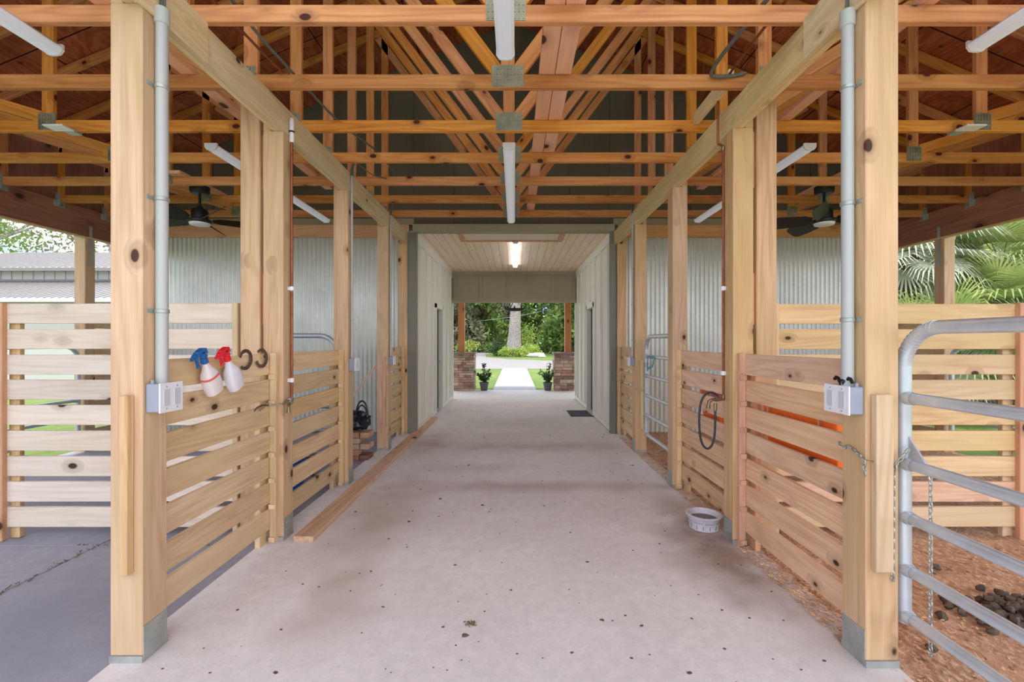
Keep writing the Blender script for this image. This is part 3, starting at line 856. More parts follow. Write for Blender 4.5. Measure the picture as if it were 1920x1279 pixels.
# ------------------------------------------------------------------ ceiling fans
def fan(cx, cy, rot, label):
    t = thing('ceiling_fan', label, 'ceiling fan', (cx, cy, 3.16), 'black ceiling fans')
    board('mount_board', (cx, 4.70, 3.138), (cx, 5.50, 3.138), .14, .036, (1, 0, 0), M['brace'], t)
    g = G(); g.lathe([(.098, 3.12), (.098, 3.06), (.085, 3.035), (.03, 3.03)][::-1], (cx, cy, 0), 24)
    build('canopy', g, M['black'], t, smooth=True)
    g = G(); g.lathe([(.105, 3.118), (.105, 3.126)], (cx, cy, 0), 24); build('canopy_ring', g, M['steelwhite'], t)
    g = G(); g.tube([(cx, cy, 3.04), (cx, cy, 2.86)], .014, 10); g.lathe([(.03, 2.865), (.03, 2.89), (.018, 2.905)], (cx, cy, 0), 14); build('downrod', g, M['black'], t, smooth=True)
    g = G(); g.lathe([(.105, 2.71), (.115, 2.725), (.115, 2.745), (.085, 2.76), (.085, 2.835), (.075, 2.86), (.03, 2.87)], (cx, cy, 0), 24)
    build('motor', g, M['black'], t, smooth=True)
    g = G(); g.lathe([(.06, 2.683), (.095, 2.688), (.103, 2.70), (.103, 2.712)], (cx, cy, 0), 24)
    build('light_disc', g, M['white'], t, smooth=True)
    for i in range(5):
        a = rot + i*2*math.pi/5; u = Vector((math.cos(a), math.sin(a), 0)); v = Vector((-math.sin(a), math.cos(a), 0)); c = Vector((cx, cy, 2.75))
        g = G(); ti = .36
        tops = []
        for rr, w in ((.12, .05), (.19, .115), (.40, .135), (.60, .130), (.655, .10), (.67, .06)):
            for sgn in (-1, 1):
                q = c + u*rr + v*(sgn*w/2) + Vector((0, 0, sgn*w/2*ti*2))
                tops.append(q)
        n = len(tops); vs = tops + [q - Vector((0, 0, .006)) for q in tops]; fs = []
        for j in range(0, n-2, 2):
            fs.append((j, j+2, j+3, j+1)); fs.append((n+j, n+j+1, n+j+3, n+j+2))
            fs.append((j, n+j, n+j+2, j+2)); fs.append((j+1, j+3, n+j+3, n+j+1))
        fs.append((0, 1, n+1, n)); fs.append((n-2, 2*n-2, 2*n-1, n-1))
        g.add(vs, fs); build('blade', g, M['blade'], t)
fan(-3.53, 5.10, math.radians(-112), 'black five-blade ceiling fan over the left stall')
fan(3.47, 5.10, math.radians(-128), 'black five-blade ceiling fan over the right stall')

# ------------------------------------------------------------------ conduits, boxes, pipes, wires
def conduit(side, X, yc, r, zb, zt, label, straps, wires=True, collar=False, curl=0, mat=None):
    s = -1 if side == 'L' else 1; xc = X - s*(r+.002)
    t = thing('conduit', label, 'conduit', (xc, yc, zb), None)
    g = G(); g.tube([(xc, yc, zb), (xc, yc, zt)], r, 16); build('pipe', g, mat or M['pvc'], t, smooth=True)
    for z in straps:
        g = G(); g.lathe([(r+.0015, z-.009), (r+.004, z-.007), (r+.004, z+.007), (r+.0015, z+.009)], (xc, yc, 0), 18)
        g.box(*sorted((X-s*.004, X-s*.0005)), yc-r-.028, yc-r+.004, z-.009, z+.009)
        g.lathe([(.006, -.004), (.006, .002)], (X-s*.004, yc-r-.018, z), 8, 'x')
        build('strap', g, M['galv'], t, smooth=True)
    if collar:
        g = G(); g.lathe([(r+.001, zt-.075), (r+.006, zt-.07), (r+.006, zt-.005), (r*.8, zt)], (xc, yc, 0), 18); build('collar', g, mat or M['pvc'], t, smooth=True)
    if wires:
        for j in range(3):
            g = G(); o = (j-1)*.008
            pts = [(xc+o, yc+o*.5, zt-.03)]
            for i in range(1, 9):
                f = i/8; pts.append((xc+o - s*curl*f*f, yc+o*.5 + .05*f*f*(j-1) + abs(curl)*.9*f*f, zt + (.17+.02*j)*math.sin(f*1.57)))
            g.tube(pts, .005, 8); build('wire', g, M['cable'], t, smooth=True)
    return t
conduit('L', XL, 2.035, .0245, 1.20, 2.875, 'thick grey conduit strapped to the nearest left post', [2.80-.28, 2.02, 1.52], collar=True)
conduit('R', XR, 2.0, .0245, 1.19, 2.84, 'thick grey conduit strapped to the nearest right post', [2.50, 1.99, 1.48], collar=True)
conduit('L', XL, 4.44, .0125, 1.22, 3.0, 'thin grey conduit on the third left post, above the middle box', [2.1, 1.6], curl=.06)
conduit('L', XL, 5.83, .0125, 1.18, 3.0, 'thin grey conduit on the fourth left post', [2.3, 1.8, 1.4], curl=.1)
conduit('R', 1.50, 5.73, .0125, 1.18, 3.0, 'thin grey conduit on the fourth right post', [2.3, 1.85, 1.4], curl=.05)

def switch_box(side, X, y0, y1, z0, z1, depth, label, gangs=2):
    s = -1 if side == 'L' else 1
    t = thing('switch_box', label, 'switch box', (X, (y0+y1)/2, z0))
    g = G(); g.box(*sorted((X-s*.001, X-s*depth)), y0, y1, z0, z1)
    build('body', g, M['boxgrey'], t, bevel=.004)
    xf = X - s*depth
    g = G(); g.box(*sorted((xf, xf-s*.007)), y0-.006, y1+.006, z0-.003, z1+.003); 
    cp = build('cover_plate', g, M['white'], t, bevel=.002)
    W = (y1-y0)
    for j in range(gangs):
        yc = y0 + W*(j+.5)/gangs if gangs > 1 else (y0+y1)/2
        g = G(); g.box(*sorted((xf-s*.007, xf-s*.010)), yc-.019, yc+.019, (z0+z1)/2-.036, (z0+z1)/2+.036)
        build('rocker', g, M['steelwhite'], cp, bevel=.0015)
        for dz in (-.048, .048):
            g = G(); g.lathe([(.0035, -.0015), (.0035, .0015)], (xf-s*.008, yc, (z0+z1)/2+dz), 8, 'x'); build('screw', g, M['galv'], cp)
    g = G()
    for yy in (y0+.016,):
        g.lathe([(.007, 0), (.007, .014), (.004, .017)], (X-s*.02, yy-.0, z1), 10)
    build('knockout_lug', g, M['boxgrey'], t)
    return t
switch_box('L', XL, 1.975, 2.100, 1.075, 1.200, .062, 'grey box with two white rocker switches on the nearest left post')
switch_box('R', XR, 1.940, 2.085, 1.072, 1.190, .062, 'grey box with white cover and cable on top, on the nearest right post')
switch_box('L', XL, 4.395, 4.505, 1.10, 1.22, .058, 'small grey socket box on the third left post', 1)
switch_box('L', XL, 5.785, 5.875, 1.09, 1.19, .058, 'small blue-grey box on the fourth left post', 1)
switch_box('R', 1.50, 5.685, 5.775, 1.08, 1.18, .058, 'small grey box on the fourth right post', 1)
t = thing('cord_plug', 'black cord and plug lying on top of the near right switch box', 'cord', (1.46, 2.0, 1.2))
g = G(); g.tube([(1.452, 1.955+.11*i/10, 1.206+.020*math.sin(i*.9)) for i in range(11)], .007, 8); g.tube([(1.44, 2.005, 1.204), (1.47, 1.985, 1.226)], .014, 10)
build('cord', g, M['black'], t, smooth=True)

def arc(c, r, a0, a1, u, v, n=8):
    c = Vector(c); u = Vector(u); v = Vector(v)
    return [c + u*(r*math.cos(a0+(a1-a0)*i/n)) + v*(r*math.sin(a0+(a1-a0)*i/n)) for i in range(n+1)]
def link_chain(g, pts, ll=.030, w=.018, r=.0028):
    """oval links threaded along a polyline"""
    P_ = [Vector(p) for p in pts]; seg = []; acc = 0
    L = [0]
    for a, b in zip(P_, P_[1:]): acc += (b-a).length; L.append(acc)
    n = max(2, int(acc/(ll*.74)))
    def at(s):
        s = min(max(s, 0), acc-1e-6)
        for i in range(len(L)-1):
            if s <= L[i+1]: f = (s-L[i])/max(1e-9, L[i+1]-L[i]); return P_[i].lerp(P_[i+1], f)
        return P_[-1]
    for k in range(n):
        c = at(acc*(k+.5)/n); d = (at(acc*(k+.5)/n+.006) - at(acc*(k+.5)/n-.006)).normalized()
        a = Vector((0, 0, 1)) if abs(d.z) < .8 else Vector((0, 1, 0))
        u = d.cross(a).normalized(); v = d.cross(u)
        sdir = u if k % 2 else v
        q = []
        for i in range(12):
            an = 2*math.pi*i/12
            q.append(c + d*((ll/2-r)*math.cos(an)) + sdir*((w/2-r)*math.sin(an)))
        g.tube(q, r, 6, closed=True)

# left water pipe with its brass tap
t = thing('water_pipe', 'thin copper water pipe with white clips down the second left post', 'pipe', (-1.585, 3.235, 1), None)
g = G(); g.tube([(-1.585, 3.235, .965), (-1.585, 3.235, 2.83)], .009, 10); build('pipe', g, M['copper'], t, smooth=True)
g = G(); g.lathe([(.014, 2.80), (.016, 2.81), (.016, 2.94), (.012, 2.97)], (-1.585, 3.235, 0), 12); build('insulation_sleeve', g, M['white'], t, smooth=True)
g = G(); g.lathe([(.0185, 2.868), (.0185, 2.880)], (-1.585, 3.235, 0), 12); build('tie', g, M['black'], t)
for z in (1.76, 1.11):
    g = G(); g.lathe([(.012, z-.016), (.016, z-.014), (.016, z+.014), (.012, z+.016)], (-1.585, 3.235, 0), 12); g.box(-1.604, -1.590, 3.215, 3.25, z-.012, z+.012); build('clip', g, M['white'], t, smooth=True)
def tap(t, x, y, z, dx, dy, handle):
    u = Vector((dx, dy, 0)).normalized(); c = Vector((x, y, z))
    g = G(); g.tube([c+Vector((0, 0, .03)), c, c+u*.02], .012, 10); g.tube([c+u*.01, c+u*.09], .009, 10)
    g.tube([c+u*.035, c+u*.07], .014, 10); g.tube([c+u*.09, c+u*.115+Vector((0, 0, -.012)), c+u*.122+Vector((0, 0, -.045))], .011, 10)
    g.tube([c+u*.122+Vector((0, 0, -.04)), c+u*.122+Vector((0, 0, -.06))], .015, 10)
    tb = build('tap_body', g, M['brass'], t, smooth=True)
    g = G(); g.tube([c+u*.052, c+u*.052+Vector((0, 0, .03))], .005, 8); h = c+u*.052+Vector((0, 0, .032))
    g.bar(h-u*.03, h+u*.045, .016, .005, (u.y, -u.x, 0)); build('tap_handle', g, handle, tb)
tap(t, -1.585, 3.235, .955, .3, -1, M['galv'])
# right water pipe with tap
t = thing('water_pipe', 'thin copper water pipe with jog and tap down the second right post', 'pipe', (1.475, 3.2, 1), None)
g = G()
xr = 1.478; yr = 3.225
g.tube([(1.430, 3.20, 3.13), (1.430, 3.20, 2.80), (1.430, 3.205, 2.785), (1.437, 3.21, 2.778), (1.468, yr, 2.775), (xr, yr, 2.768), (xr, yr, 2.75), (xr, yr, .99)], .008, 10)
build('pipe', g, M['copper'], t, smooth=True)
g = G(); g.lathe([(.011, 2.74), (.0125, 2.745), (.0125, 2.765), (.011, 2.77)], (xr, yr, 0), 10); build('elbow', g, M['brass'], t, smooth=True)
for z in (1.76, 1.16):
    g = G(); g.lathe([(.012, z-.016), (.017, z-.014), (.017, z+.014), (.012, z+.016)], (xr, yr, 0), 12); g.box(1.475, 1.489, 3.205, 3.245, z-.012, z+.012); build('clip', g, M['white'], t, smooth=True)
tap(t, xr, yr, .975, -1, -.25, M['blue'])
# hose loop
c = Vector((1.352, 3.19, .93))
t = thing('hose', 'short black hose looped from the tap on the second right post', 'hose', (1.33, 3.2, .8))
pts = [c + Vector((0, 0, .0))]
px_ = [(1346, 742), (1336, 735), (1324, 737), (1314, 752), (1311, 775), (1311, 805), (1315, 832), (1325, 843), (1334, 838), (1340, 820), (1341, 790), (1341, 770)]
pts = []
for i, (px, py) in enumerate(px_):
    d = 3.17 - .035*math.sin(math.pi*i/(len(px_)-1)) + (-.01 if i > 8 else 0)
    pts.append(Vector(((px-965)*d/F, d, CAMZ+(640-py)*d/F)))
def smooth_pts(p, it=2):
    for _ in range(it):
        q = [p[0]]
        for a, b in zip(p, p[1:]): q += [a*.75+b*.25, a*.25+b*.75]
        q.append(p[-1]); p = q
    return p
g = G(); g.tube(smooth_pts(pts), .0075, 10); build('tubing', g, M['hose'], t, smooth=True)
g = G(); a, b = pts[-1], pts[-1]+Vector((.002, 0, .05)); g.tube([a, b], .012, 10); build('coupling', g, M['brass'], t, smooth=True)
# cables on the trusses
for i, (label, pts, r, m) in enumerate((
    ('grey cable running back over the trusses beside the left beam', [(-1.47, 1.7, 3.26), (-1.48, 2.5, 3.145), (-1.44, 3.0, 3.13), (-1.40, 3.7, 3.13), (-1.28, 4.3, 3.18), (-1.25, 4.8, 3.13)], .009, 'cable'),
    ('thin copper pipe along the trusses above the left beam', [(-1.56, 1.4, 3.13), (-1.535, 2.6, 3.128), (-1.50, 2.95, 3.128)], .008, 'copper'),
    ('grey hose-like cable beside the right beam, curling back at the second truss', [(1.33, 1.5, 3.16), (1.30, 2.3, 3.14), (1.26, 2.75, 3.13), (1.25, 2.93, 3.10), (1.30, 2.93, 3.09), (1.42, 2.94, 3.10), (1.49, 2.94, 3.12)], .012, 'cable'),
    ('thin copper pipe along the trusses beside the right beam', [(1.40, 1.5, 3.13), (1.385, 2.5, 3.13), (1.40, 3.0, 3.13), (1.430, 3.20, 3.13)], .008, 'copper'),
    ('pale grey cable dropping toward the third left post', [(-1.30, 4.9, 3.13), (-1.42, 4.6, 3.05), (-1.50, 4.5, 3.10), (-1.56, 4.46, 3.14)], .006, 'cable'),
    )):
    t = props(None or build('cable_run' if m == 'cable' else 'copper_pipe_run', (lambda g: g.tube(smooth_pts([Vector(p) for p in pts]), r, 8))(G()), M[m], smooth=True), label, 'cable' if m == 'cable' else 'pipe')
for s, w in ((-1, 'left'), (1, 'right')):
    t = thing('cover_plate', 'small white plate under the roof of the %s stall, in front of the partition' % w, 'cover plate', (s*3.52, 3.6, 3.0))
    g = G(); g.box(s*3.46-.075, s*3.46+.075, 3.40, 3.50, 3.0, 3.012); build('plate', g, M['white'], t, bevel=.003)
    g = G(); g.box(s*3.46-.04, s*3.46+.04, 3.49, 3.60, 3.012, 3.03); build('bracket', g, M['galv'], t)
for x, w in ((-3.56, 'left'), (3.56, 'right')):
    g = G(); g.box(x-.04, x+.04, 4.79, 4.87, 3.122, 3.16)
    props(build('cable_box', g, M['white'], bevel=.003), 'tiny white cable box sitting on a roof truss over the %s stall' % w, 'cable box')

# ------------------------------------------------------------------ floor plank, feed pan, mat
board_t = board('floor_plank', (-1.46, 3.14, .0195), (-1.445, 8.12, .0195), .14, .038, (1, 0, 0), M['plank'])
props(board_t, 'long loose pine plank lying on the floor along the left posts', 'plank')
t = thing('feed_pan', 'dusty white rubber pan with muddy water beside the second right post', 'feed pan', (1.408, 3.385, 0))
g = G(); c = (1.408, 3.385, 0)
g.lathe([(.096, .0), (.104, .004), (.117, .09), (.129, .098), (.130, .106), (.114, .108), (.108, .098), (.092, .02), (.0, .016)], c, 36); build('bowl', g, M['bowlwhite'], t, smooth=True)
g = G(); g.lathe([(.1015, .066), (.1015, .068)], c, 32); build('water', g, M['mud'], t)
g = G()
for i in range(44):
    a = 2*math.pi*i/44
    if i % 5 != 0:
        rr = .1125; g.bar((c[0]+rr*math.cos(a), c[1]+rr*math.sin(a), .064), (c[0]+rr*math.cos(a+.09), c[1]+rr*math.sin(a+.09), .064), .004, .003, (0, 0, 1))
    if i % 3 == 0:
        g.bar((c[0]+.1045*math.cos(a), c[1]+.1045*math.sin(a), .015), (c[0]+.109*math.cos(a), c[1]+.109*math.sin(a), .045), .004, .004, (math.sin(a), -math.cos(a), 0))
build('embossed_marks', g, M['ink'], t)
g = G(); g.box(1.03, 1.465, 8.36, 9.06, 0, .012)
props(build('door_mat', g, M['mat'], bevel=.004), 'charcoal door mat in front of the right passage door', 'door mat')
g = G()
for i in range(26):
    a = rnd.uniform(0, 6.28); L = rnd.uniform(.005, .018); x = -.215+rnd.gauss(0, .010); y = 2.225+rnd.gauss(0, .012)
    g.bar((x, y, .001+rnd.random()*.006), (x+L*math.cos(a), y+L*math.sin(a), .003+rnd.random()*.008), .005, .002, (0, 0, 1))
props(build('straw_tuft', g, M['straw']), 'small brown tuft of straw on the middle of the aisle floor', 'straw tuft', kind='stuff')

g = G()
for i in range(260):
    x = rnd.uniform(-1.5, 1.45); y = 1.9 + 9*rnd.random()**1.6; s_ = rnd.uniform(.002, .007) * (1.8 if i % 9 == 0 else 1)
    g.blob((x, y, .001), (s_*1.3, s_, s_*.4), 0, .4, i)
props(build('floor_debris', g, M['clump']), 'dark crumbs and specks of dirt scattered over the aisle concrete', 'debris', kind='stuff')
# ------------------------------------------------------------------ horseshoes, spray bottles, chains
def horseshoe(y, z, rot, label):
    X = -1.668; g = G(); pts = []; n = 18
    for i in range(n+1):
        a = math.radians(-142 + 284*i/n) ; k = 1.0 if abs(a) < 2.0 else 1 - (abs(a)-2.0)*.18
        pts.append((math.cos(a)*.060*1.05, math.sin(a)*.054*k))
    vs = []
    for i, (p, q) in enumerate(pts):
        a = pts[max(0, i-1)]; b = pts[min(n, i+1)]; tx, ty = b[0]-a[0], b[1]-a[1]; l = math.hypot(tx, ty); nx_, ny_ = ty/l, -tx/l
        w = .011 if 2 < i < n-2 else .009
        for xx in (0, .009):
            for sg in (-1, 1):
                u, v = p+nx_*w*sg, q+ny_*w*sg
                yy = u*math.cos(rot)-v*math.sin(rot); zz_ = u*math.sin(rot)+v*math.cos(rot)
                vs.append((X-.006+xx, y+yy, z+zz_))
    fs = []
    for i in range(n):
        o = i*4; fs += [(o, o+4, o+5, o+1), (o+2, o+3, o+7, o+6), (o, o+2, o+6, o+4), (o+1, o+5, o+7, o+3)]
    fs += [(0, 1, 3, 2), (n*4, n*4+2, n*4+3, n*4+1)]
    g.add(vs, fs)
    props(build('horseshoe', g, M['iron'], bevel=.002), label, 'horseshoe', 'horseshoes on the fence')
horseshoe(2.82, 1.272, math.radians(15), 'rusty horseshoe on the left fence, partly behind the red-topped spray bottle')
horseshoe(3.00, 1.275, math.radians(-12), 'rusty horseshoe on the left fence, opening to the left, nearest the corner upright')

def spray_bottle(yc, zc, tilt, X, body, head, label, band=None):
    """local frame: w up the bottle, u towards the nozzle (towards the camera), hung on the fence top"""
    t = thing('spray_bottle', label, 'spray bottle', (X, yc, zc))
    up = Vector((0, -math.sin(tilt), math.cos(tilt))); fw = Vector((0, -math.cos(tilt), -math.sin(tilt))); sd = Vector((1, 0, 0))
    O = Vector((X, yc, zc))
    def W(a, b, c): return O + fw*a + sd*b + up*c
    prof = [(0, .040, .022), (.004, .050, .030), (.05, .056, .036), (.105, .053, .035), (.125, .045, .031), (.150, .026, .021), (.175, .014, .014), (.190, .013, .013)]
    n = 20; vs = []
    for z, ra, rb in prof:
        for k in range(n):
            a = 2*math.pi*k/n; e = .75
            vs.append(W(ra*math.copysign(abs(math.cos(a))**e, math.cos(a)), rb*math.copysign(abs(math.sin(a))**e, math.sin(a)), z))
    fs = [(i*n+k, i*n+(k+1) % n, (i+1)*n+(k+1) % n, (i+1)*n+k) for i in range(len(prof)-1) for k in range(n)]
    fs += [tuple(range(n-1, -1, -1)), tuple((len(prof)-1)*n+k for k in range(n))]
    g = G(); g.add(vs, [f[::-1] for f in fs]); bb = build('bottle_body', g, body, t, smooth=True)
    if band:
        vs = []
        for z in (.096, .108):
            for k in range(n):
                a = 2*math.pi*k/n; e = .75
                vs.append(W(.0545*math.copysign(abs(math.cos(a))**e, math.cos(a)), .0362*math.copysign(abs(math.sin(a))**e, math.sin(a)), z))
        g = G(); g.add(vs, [(k, k+n, (k+1) % n+n, (k+1) % n) for k in range(n)]); build('stain_band', g, band, bb, smooth=True)
    g = G()
    g.tube([W(0, 0, .183), W(0, 0, .212)], .019, 14)
    g.bar(W(-.006, 0, .210), W(-.002, 0, .250), .034, .026, fw)
    # head: arched shell from the back to the nozzle
    def hbox(a0, a1, b, c0, c1, c2=None, c3=None):
        c2 = c1 if c2 is None else c2; c3 = c0 if c3 is None else c3
        v = [W(a0, -b, c0), W(a1, -b, c3), W(a1, b, c3), W(a0, b, c0), W(a0, -b, c1), W(a1, -b, c2), W(a1, b, c2), W(a0, b, c1)]
        g.add(v, [(0, 3, 2, 1), (4, 5, 6, 7), (0, 1, 5, 4), (1, 2, 6, 5), (2, 3, 7, 6), (3, 0, 4, 7)])
    hbox(-.034, -.010, .012, .226, .256, .268, .232)
    hbox(-.010, .040, .013, .238, .268, .266, .244)
    hbox(.040, .066, .012, .240, .264, .256, .238)
    g.tube([W(.066, 0, .248), W(.082, 0, .247)], .010, 10)
    g.tube([W(.080, 0, .247), W(.090, 0, .246)], .006, 8)
    th = build('trigger_head', g, head, t, bevel=.003)
    g = G()
    pr = [(.040, .240), (.052, .222), (.050, .200), (.058, .182)]
    for (a0, c0), (a1, c1) in zip(pr, pr[1:]): g.bar(W(a0, 0, c0), W(a1, 0, c1), .016, .014, sd)
    build('trigger', g, head, th, bevel=.003)
    return t
# base centres: (417,726) and (455,712) in the photograph
spray_bottle(2.475, 1.108, .47, -1.628, M['bottle'], M['spray_blue'], 'white spray bottle with blue trigger and a pink band, hung on the left fence', M['liquid_red'])
spray_bottle(2.665, 1.112, .47, -1.628, M['bottle2'], M['spray_red'], 'milky spray bottle with bright red trigger, hung on the left fence')

t = thing('chain', 'short zinc chain with snap hooks stretched across the second left post', 'chain', (-1.60, 3.15, .97))
g = G(); link_chain(g, [(-1.672, 2.98, .93), (-1.660, 3.06, .965), (-1.64, 3.10, .95), (-1.60, 3.13, .955), (-1.590, 3.22, .985)], .026, .016); build('links', g, M['chain'], t, smooth=True)
g = G(); g.tube([(-1.69, 2.93, .925), (-1.672, 2.955, .955), (-1.66, 3.0, .965), (-1.655, 3.05, .955)], .006, 8); build('hook', g, M['iron'], t, smooth=True)

t = thing('chain', 'zinc chain wired across the nearest right post and ending in a loose tail', 'chain', (1.48, 2.0, .9))
def W3(px, py, d): return Vector(((px-965)*d/F, d, CAMZ+(640-py)*d/F))
a = [W3(1572, 829, 2.09), W3(1584, 840, 2.05), W3(1592, 836, 2.02), W3(1607, 849, 1.965), W3(1620, 862, 1.915), W3(1622, 893, 1.915)]
g = G(); link_chain(g, a, .030, .019, .003); build('links', g, M['chain'], t, smooth=True)
g = G(); g.tube([W3(1620, 862, 1.915), W3(1650, 868, 1.912), W3(1676, 873, 1.90), W3(1682, 880, 1.93)], .0022, 6); build('wire', g, M['brass'], t, smooth=True)
t = thing('chain', 'zinc chain wrapped round the near gate upright and hanging down its edge', 'chain', (1.66, 1.93, .9))
a = [W3(1704, 842, 1.90), W3(1692, 858, 1.90), W3(1681, 868, 1.905), W3(1676, 885, 1.92), W3(1675, 960, 1.925), W3(1674, 1090, 1.925)]
g = G(); link_chain(g, a, .030, .019, .003); build('links', g, M['chain'], t, smooth=True)
t = thing('chain', 'long zinc chain hanging straight down behind the rails of the near gate', 'chain', (1.72, 1.85, .9))
a = [W3(1708, 845, 1.95), W3(1728, 860, 1.93), W3(1742, 880, 1.90), W3(1745, 900, 1.89), W3(1745, 1232, 1.88)]
g = G(); link_chain(g, a, .030, .019, .003); build('links', g, M['chain'], t, smooth=True)
t = thing('chain', 'little chain tying the far right gate to its post', 'chain', (1.55, 5.6, .9))
g = G(); link_chain(g, [(1.505, 5.66, .80), (1.52, 5.63, .78), (1.56, 5.60, .77), (1.60, 5.57, .80)], .03, .02, .004); build('links', g, M['chain'], t, smooth=True)

# ------------------------------------------------------------------ things in the stalls
def trough(x0, x1, y0, y1, z0, z1, label):
    t = thing('feed_trough', label, 'feed trough', ((x0+x1)/2, (y0+y1)/2, z0))
    g = G(); a = .03
    o = [(x0+a, y0+a, z0), (x1-a, y0+a, z0), (x1-a, y1-a, z0), (x0+a, y1-a, z0), (x0, y0, z1), (x1, y0, z1), (x1, y1, z1), (x0, y1, z1)]
    i_ = [(x0+a+.01, y0+a+.01, z0+.01), (x1-a-.01, y0+a+.01, z0+.01), (x1-a-.01, y1-a-.01, z0+.01), (x0+a+.01, y1-a-.01, z0+.01), (x0+.012, y0+.012, z1), (x1-.012, y0+.012, z1), (x1-.012, y1-.012, z1), (x0+.012, y1-.012, z1)]
    g.add(o+i_, [(3, 2, 1, 0), (0, 1, 5, 4), (1, 2, 6, 5), (2, 3, 7, 6), (3, 0, 4, 7), (8, 9, 10, 11), (12, 13, 9, 8), (13, 14, 10, 9), (14, 15, 11, 10), (15, 12, 8, 11),
                 (4, 5, 13, 12), (5, 6, 14, 13), (6, 7, 15, 14), (7, 4, 12, 15)])
    build('tub', g, M['orange'], t, bevel=.004)
    g = G(); pts = [(x0-.008, y0-.008, z1), (x1+.008, y0-.008, z1), (x1+.008, y1+.008, z1), (x0-.008, y1+.008, z1)]
    g.tube(pts, .010, 8, closed=True); build('rim', g, M['orange'], t, smooth=True)
    g = G()
    for yy in (y0+.1, y1-.1): g.tube([(x0-.0, yy, z1-.02), (x0-.022, yy, z1-.0), (x0-.022, yy, z1-.10)], .004, 6)
    build('bracket', g, M['galv'], t)
trough(1.612, 1.90, 2.28, 2.96, .68, .985, 'orange plastic trough behind the nearest right fence')
trough(1.612, 1.87, 3.60, 3.97, .68, .985, 'orange plastic trough behind the looped hose fence')
def bucket(x, y, z, r, h, mat, label):
    t = thing('bucket', label, 'bucket', (x, y, z))
    g = G(); g.lathe([(r*.8, 0), (r*.82, .005), (r, h), (r*1.04, h), (r*1.04, h-.015), (r*.96, h-.015), (r*.79, .012), (0, .012)], (x, y, z), 24); build('pail', g, mat, t, smooth=True)
    g = G(); g.tube(arc((x, y, z+h-.02), r*1.02, 0, math.pi, (1, 0, 0), (0, -.55, .83), 12), .004, 6); build('bail_handle', g, M['galv'], t, smooth=True)
bucket(-2.15, 4.35, -.012, .15, .36, M['blue'], 'bright blue bucket behind the second left fence')
bucket(-2.75, 2.75+.9, -.012, .16, .33, M['hose'], 'dark bucket behind the slats of the left partition')
t = thing('halter', 'teal halter hanging over a rail of the far right gate', 'halter', (1.60, 5.3, 1))
g = G()
g.bar((1.585, 5.44, 1.20), (1.585, 5.13, 1.195), .028, .006, (0, 0, 1)); g.bar((1.632, 5.44, 1.20), (1.632, 5.13, 1.195), .028, .006, (0, 0, 1))
g.bar((1.61, 5.15, 1.215), (1.61, 5.40, 1.215), .05, .005, (1, 0, 0))
g.bar((1.585, 5.42, 1.20), (1.575, 5.40, 1.06), .024, .006, (0, 1, 0)); g.bar((1.575, 5.40, 1.06), (1.582, 5.22, 1.10), .024, .006, (0, 0, 1)); g.bar((1.582, 5.22, 1.10), (1.585, 5.16, 1.19), .024, .006, (0, 1, 0))
g.tube(arc((1.576, 5.40, 1.05), .018, 0, 6.2, (0, 1, 0), (0, 0, 1), 14), .004, 6)
build('webbing', g, M['teal'], t)

# stack of bricks behind the third left post, black bag on it, broom
t0 = None
BR = [(168, 118, 92), (190, 146, 116), (150, 98, 78), (198, 166, 140), (134, 92, 76)]
brm = [plain('brick_%s' % n, c, .9, var=14) for n, c in zip(('red', 'tan', 'dark', 'buff', 'brown'), BR)]
brick0 = {}
wh = ['bottom', 'second', 'third', 'fourth', 'top']
cnt = 0
for lay in range(5):
    for j in range(3):
        y = 5.30 + rnd.uniform(-.012, .012); x0 = -2.03 + .112*j + rnd.uniform(-.004, .004); z0 = -.012+lay*.067
        g = G()
        if lay % 2 == 0: g.box(x0, x0+.100, y, y+.20, z0, z0+.062)
        else: g.box(-2.03+rnd.uniform(-.01, .01), -1.72+rnd.uniform(-.01, .01)-.1, y+.068*j, y+.068*j+.062, z0, z0+.062)
        o = build('brick', g, brm[rnd.randrange(5)], bevel=.004)
        props(o, ('%s brick in the %s row of the stack behind the third left post' % (('left', 'middle', 'right')[j] if lay % 2 == 0 else ('front', 'middle', 'rear')[j], wh[lay])), 'brick', 'bricks stacked in the left stall')
t = thing('duffel_bag', 'black vinyl bag with upright carry handles on the brick stack', 'bag', (-1.86, 5.4, .33))
g = G(); g.blob((-1.89, 5.42, .445), (.165, .13, .115), 4, .28, 3); g.blob((-1.80, 5.38, .44), (.09, .10, .10), 3, .2, 8); build('bag_body', g, M['bag'], t, smooth=True)
g = G(); g.tube(arc((-1.80, 5.36, .50), .07, .1, math.pi-.1, (1, 0, 0), (0, .05, 2.6), 14), .011, 8); g.tube(arc((-1.84, 5.48, .50), .055, .1, math.pi-.1, (1, 0, 0), (0, -.05, 2.1), 14), .009, 8)
build('carry_handle', g, M['bag'], t, smooth=True)
t = thing('broomstick', 'pale wooden broomstick leaning on the fourth left post above the bricks', 'broomstick', (-2.1, 4.6, 0))
g = G(); g.tube([(-2.17, 4.75, .18), (-1.755, 5.90, 1.13)], .0125, 10); build('handle', g, M['broom'], t, smooth=True)
g = G(); g.bar((-2.215, 4.75, .13), (-2.13, 4.75, .13), .10, .035, (0, 0, 1)); g.bar((-2.255, 4.73, .06), (-2.09, 4.73, .06), .15, .05, (0, 0, 1)); build('bristle_head', g, M['straw'], t)

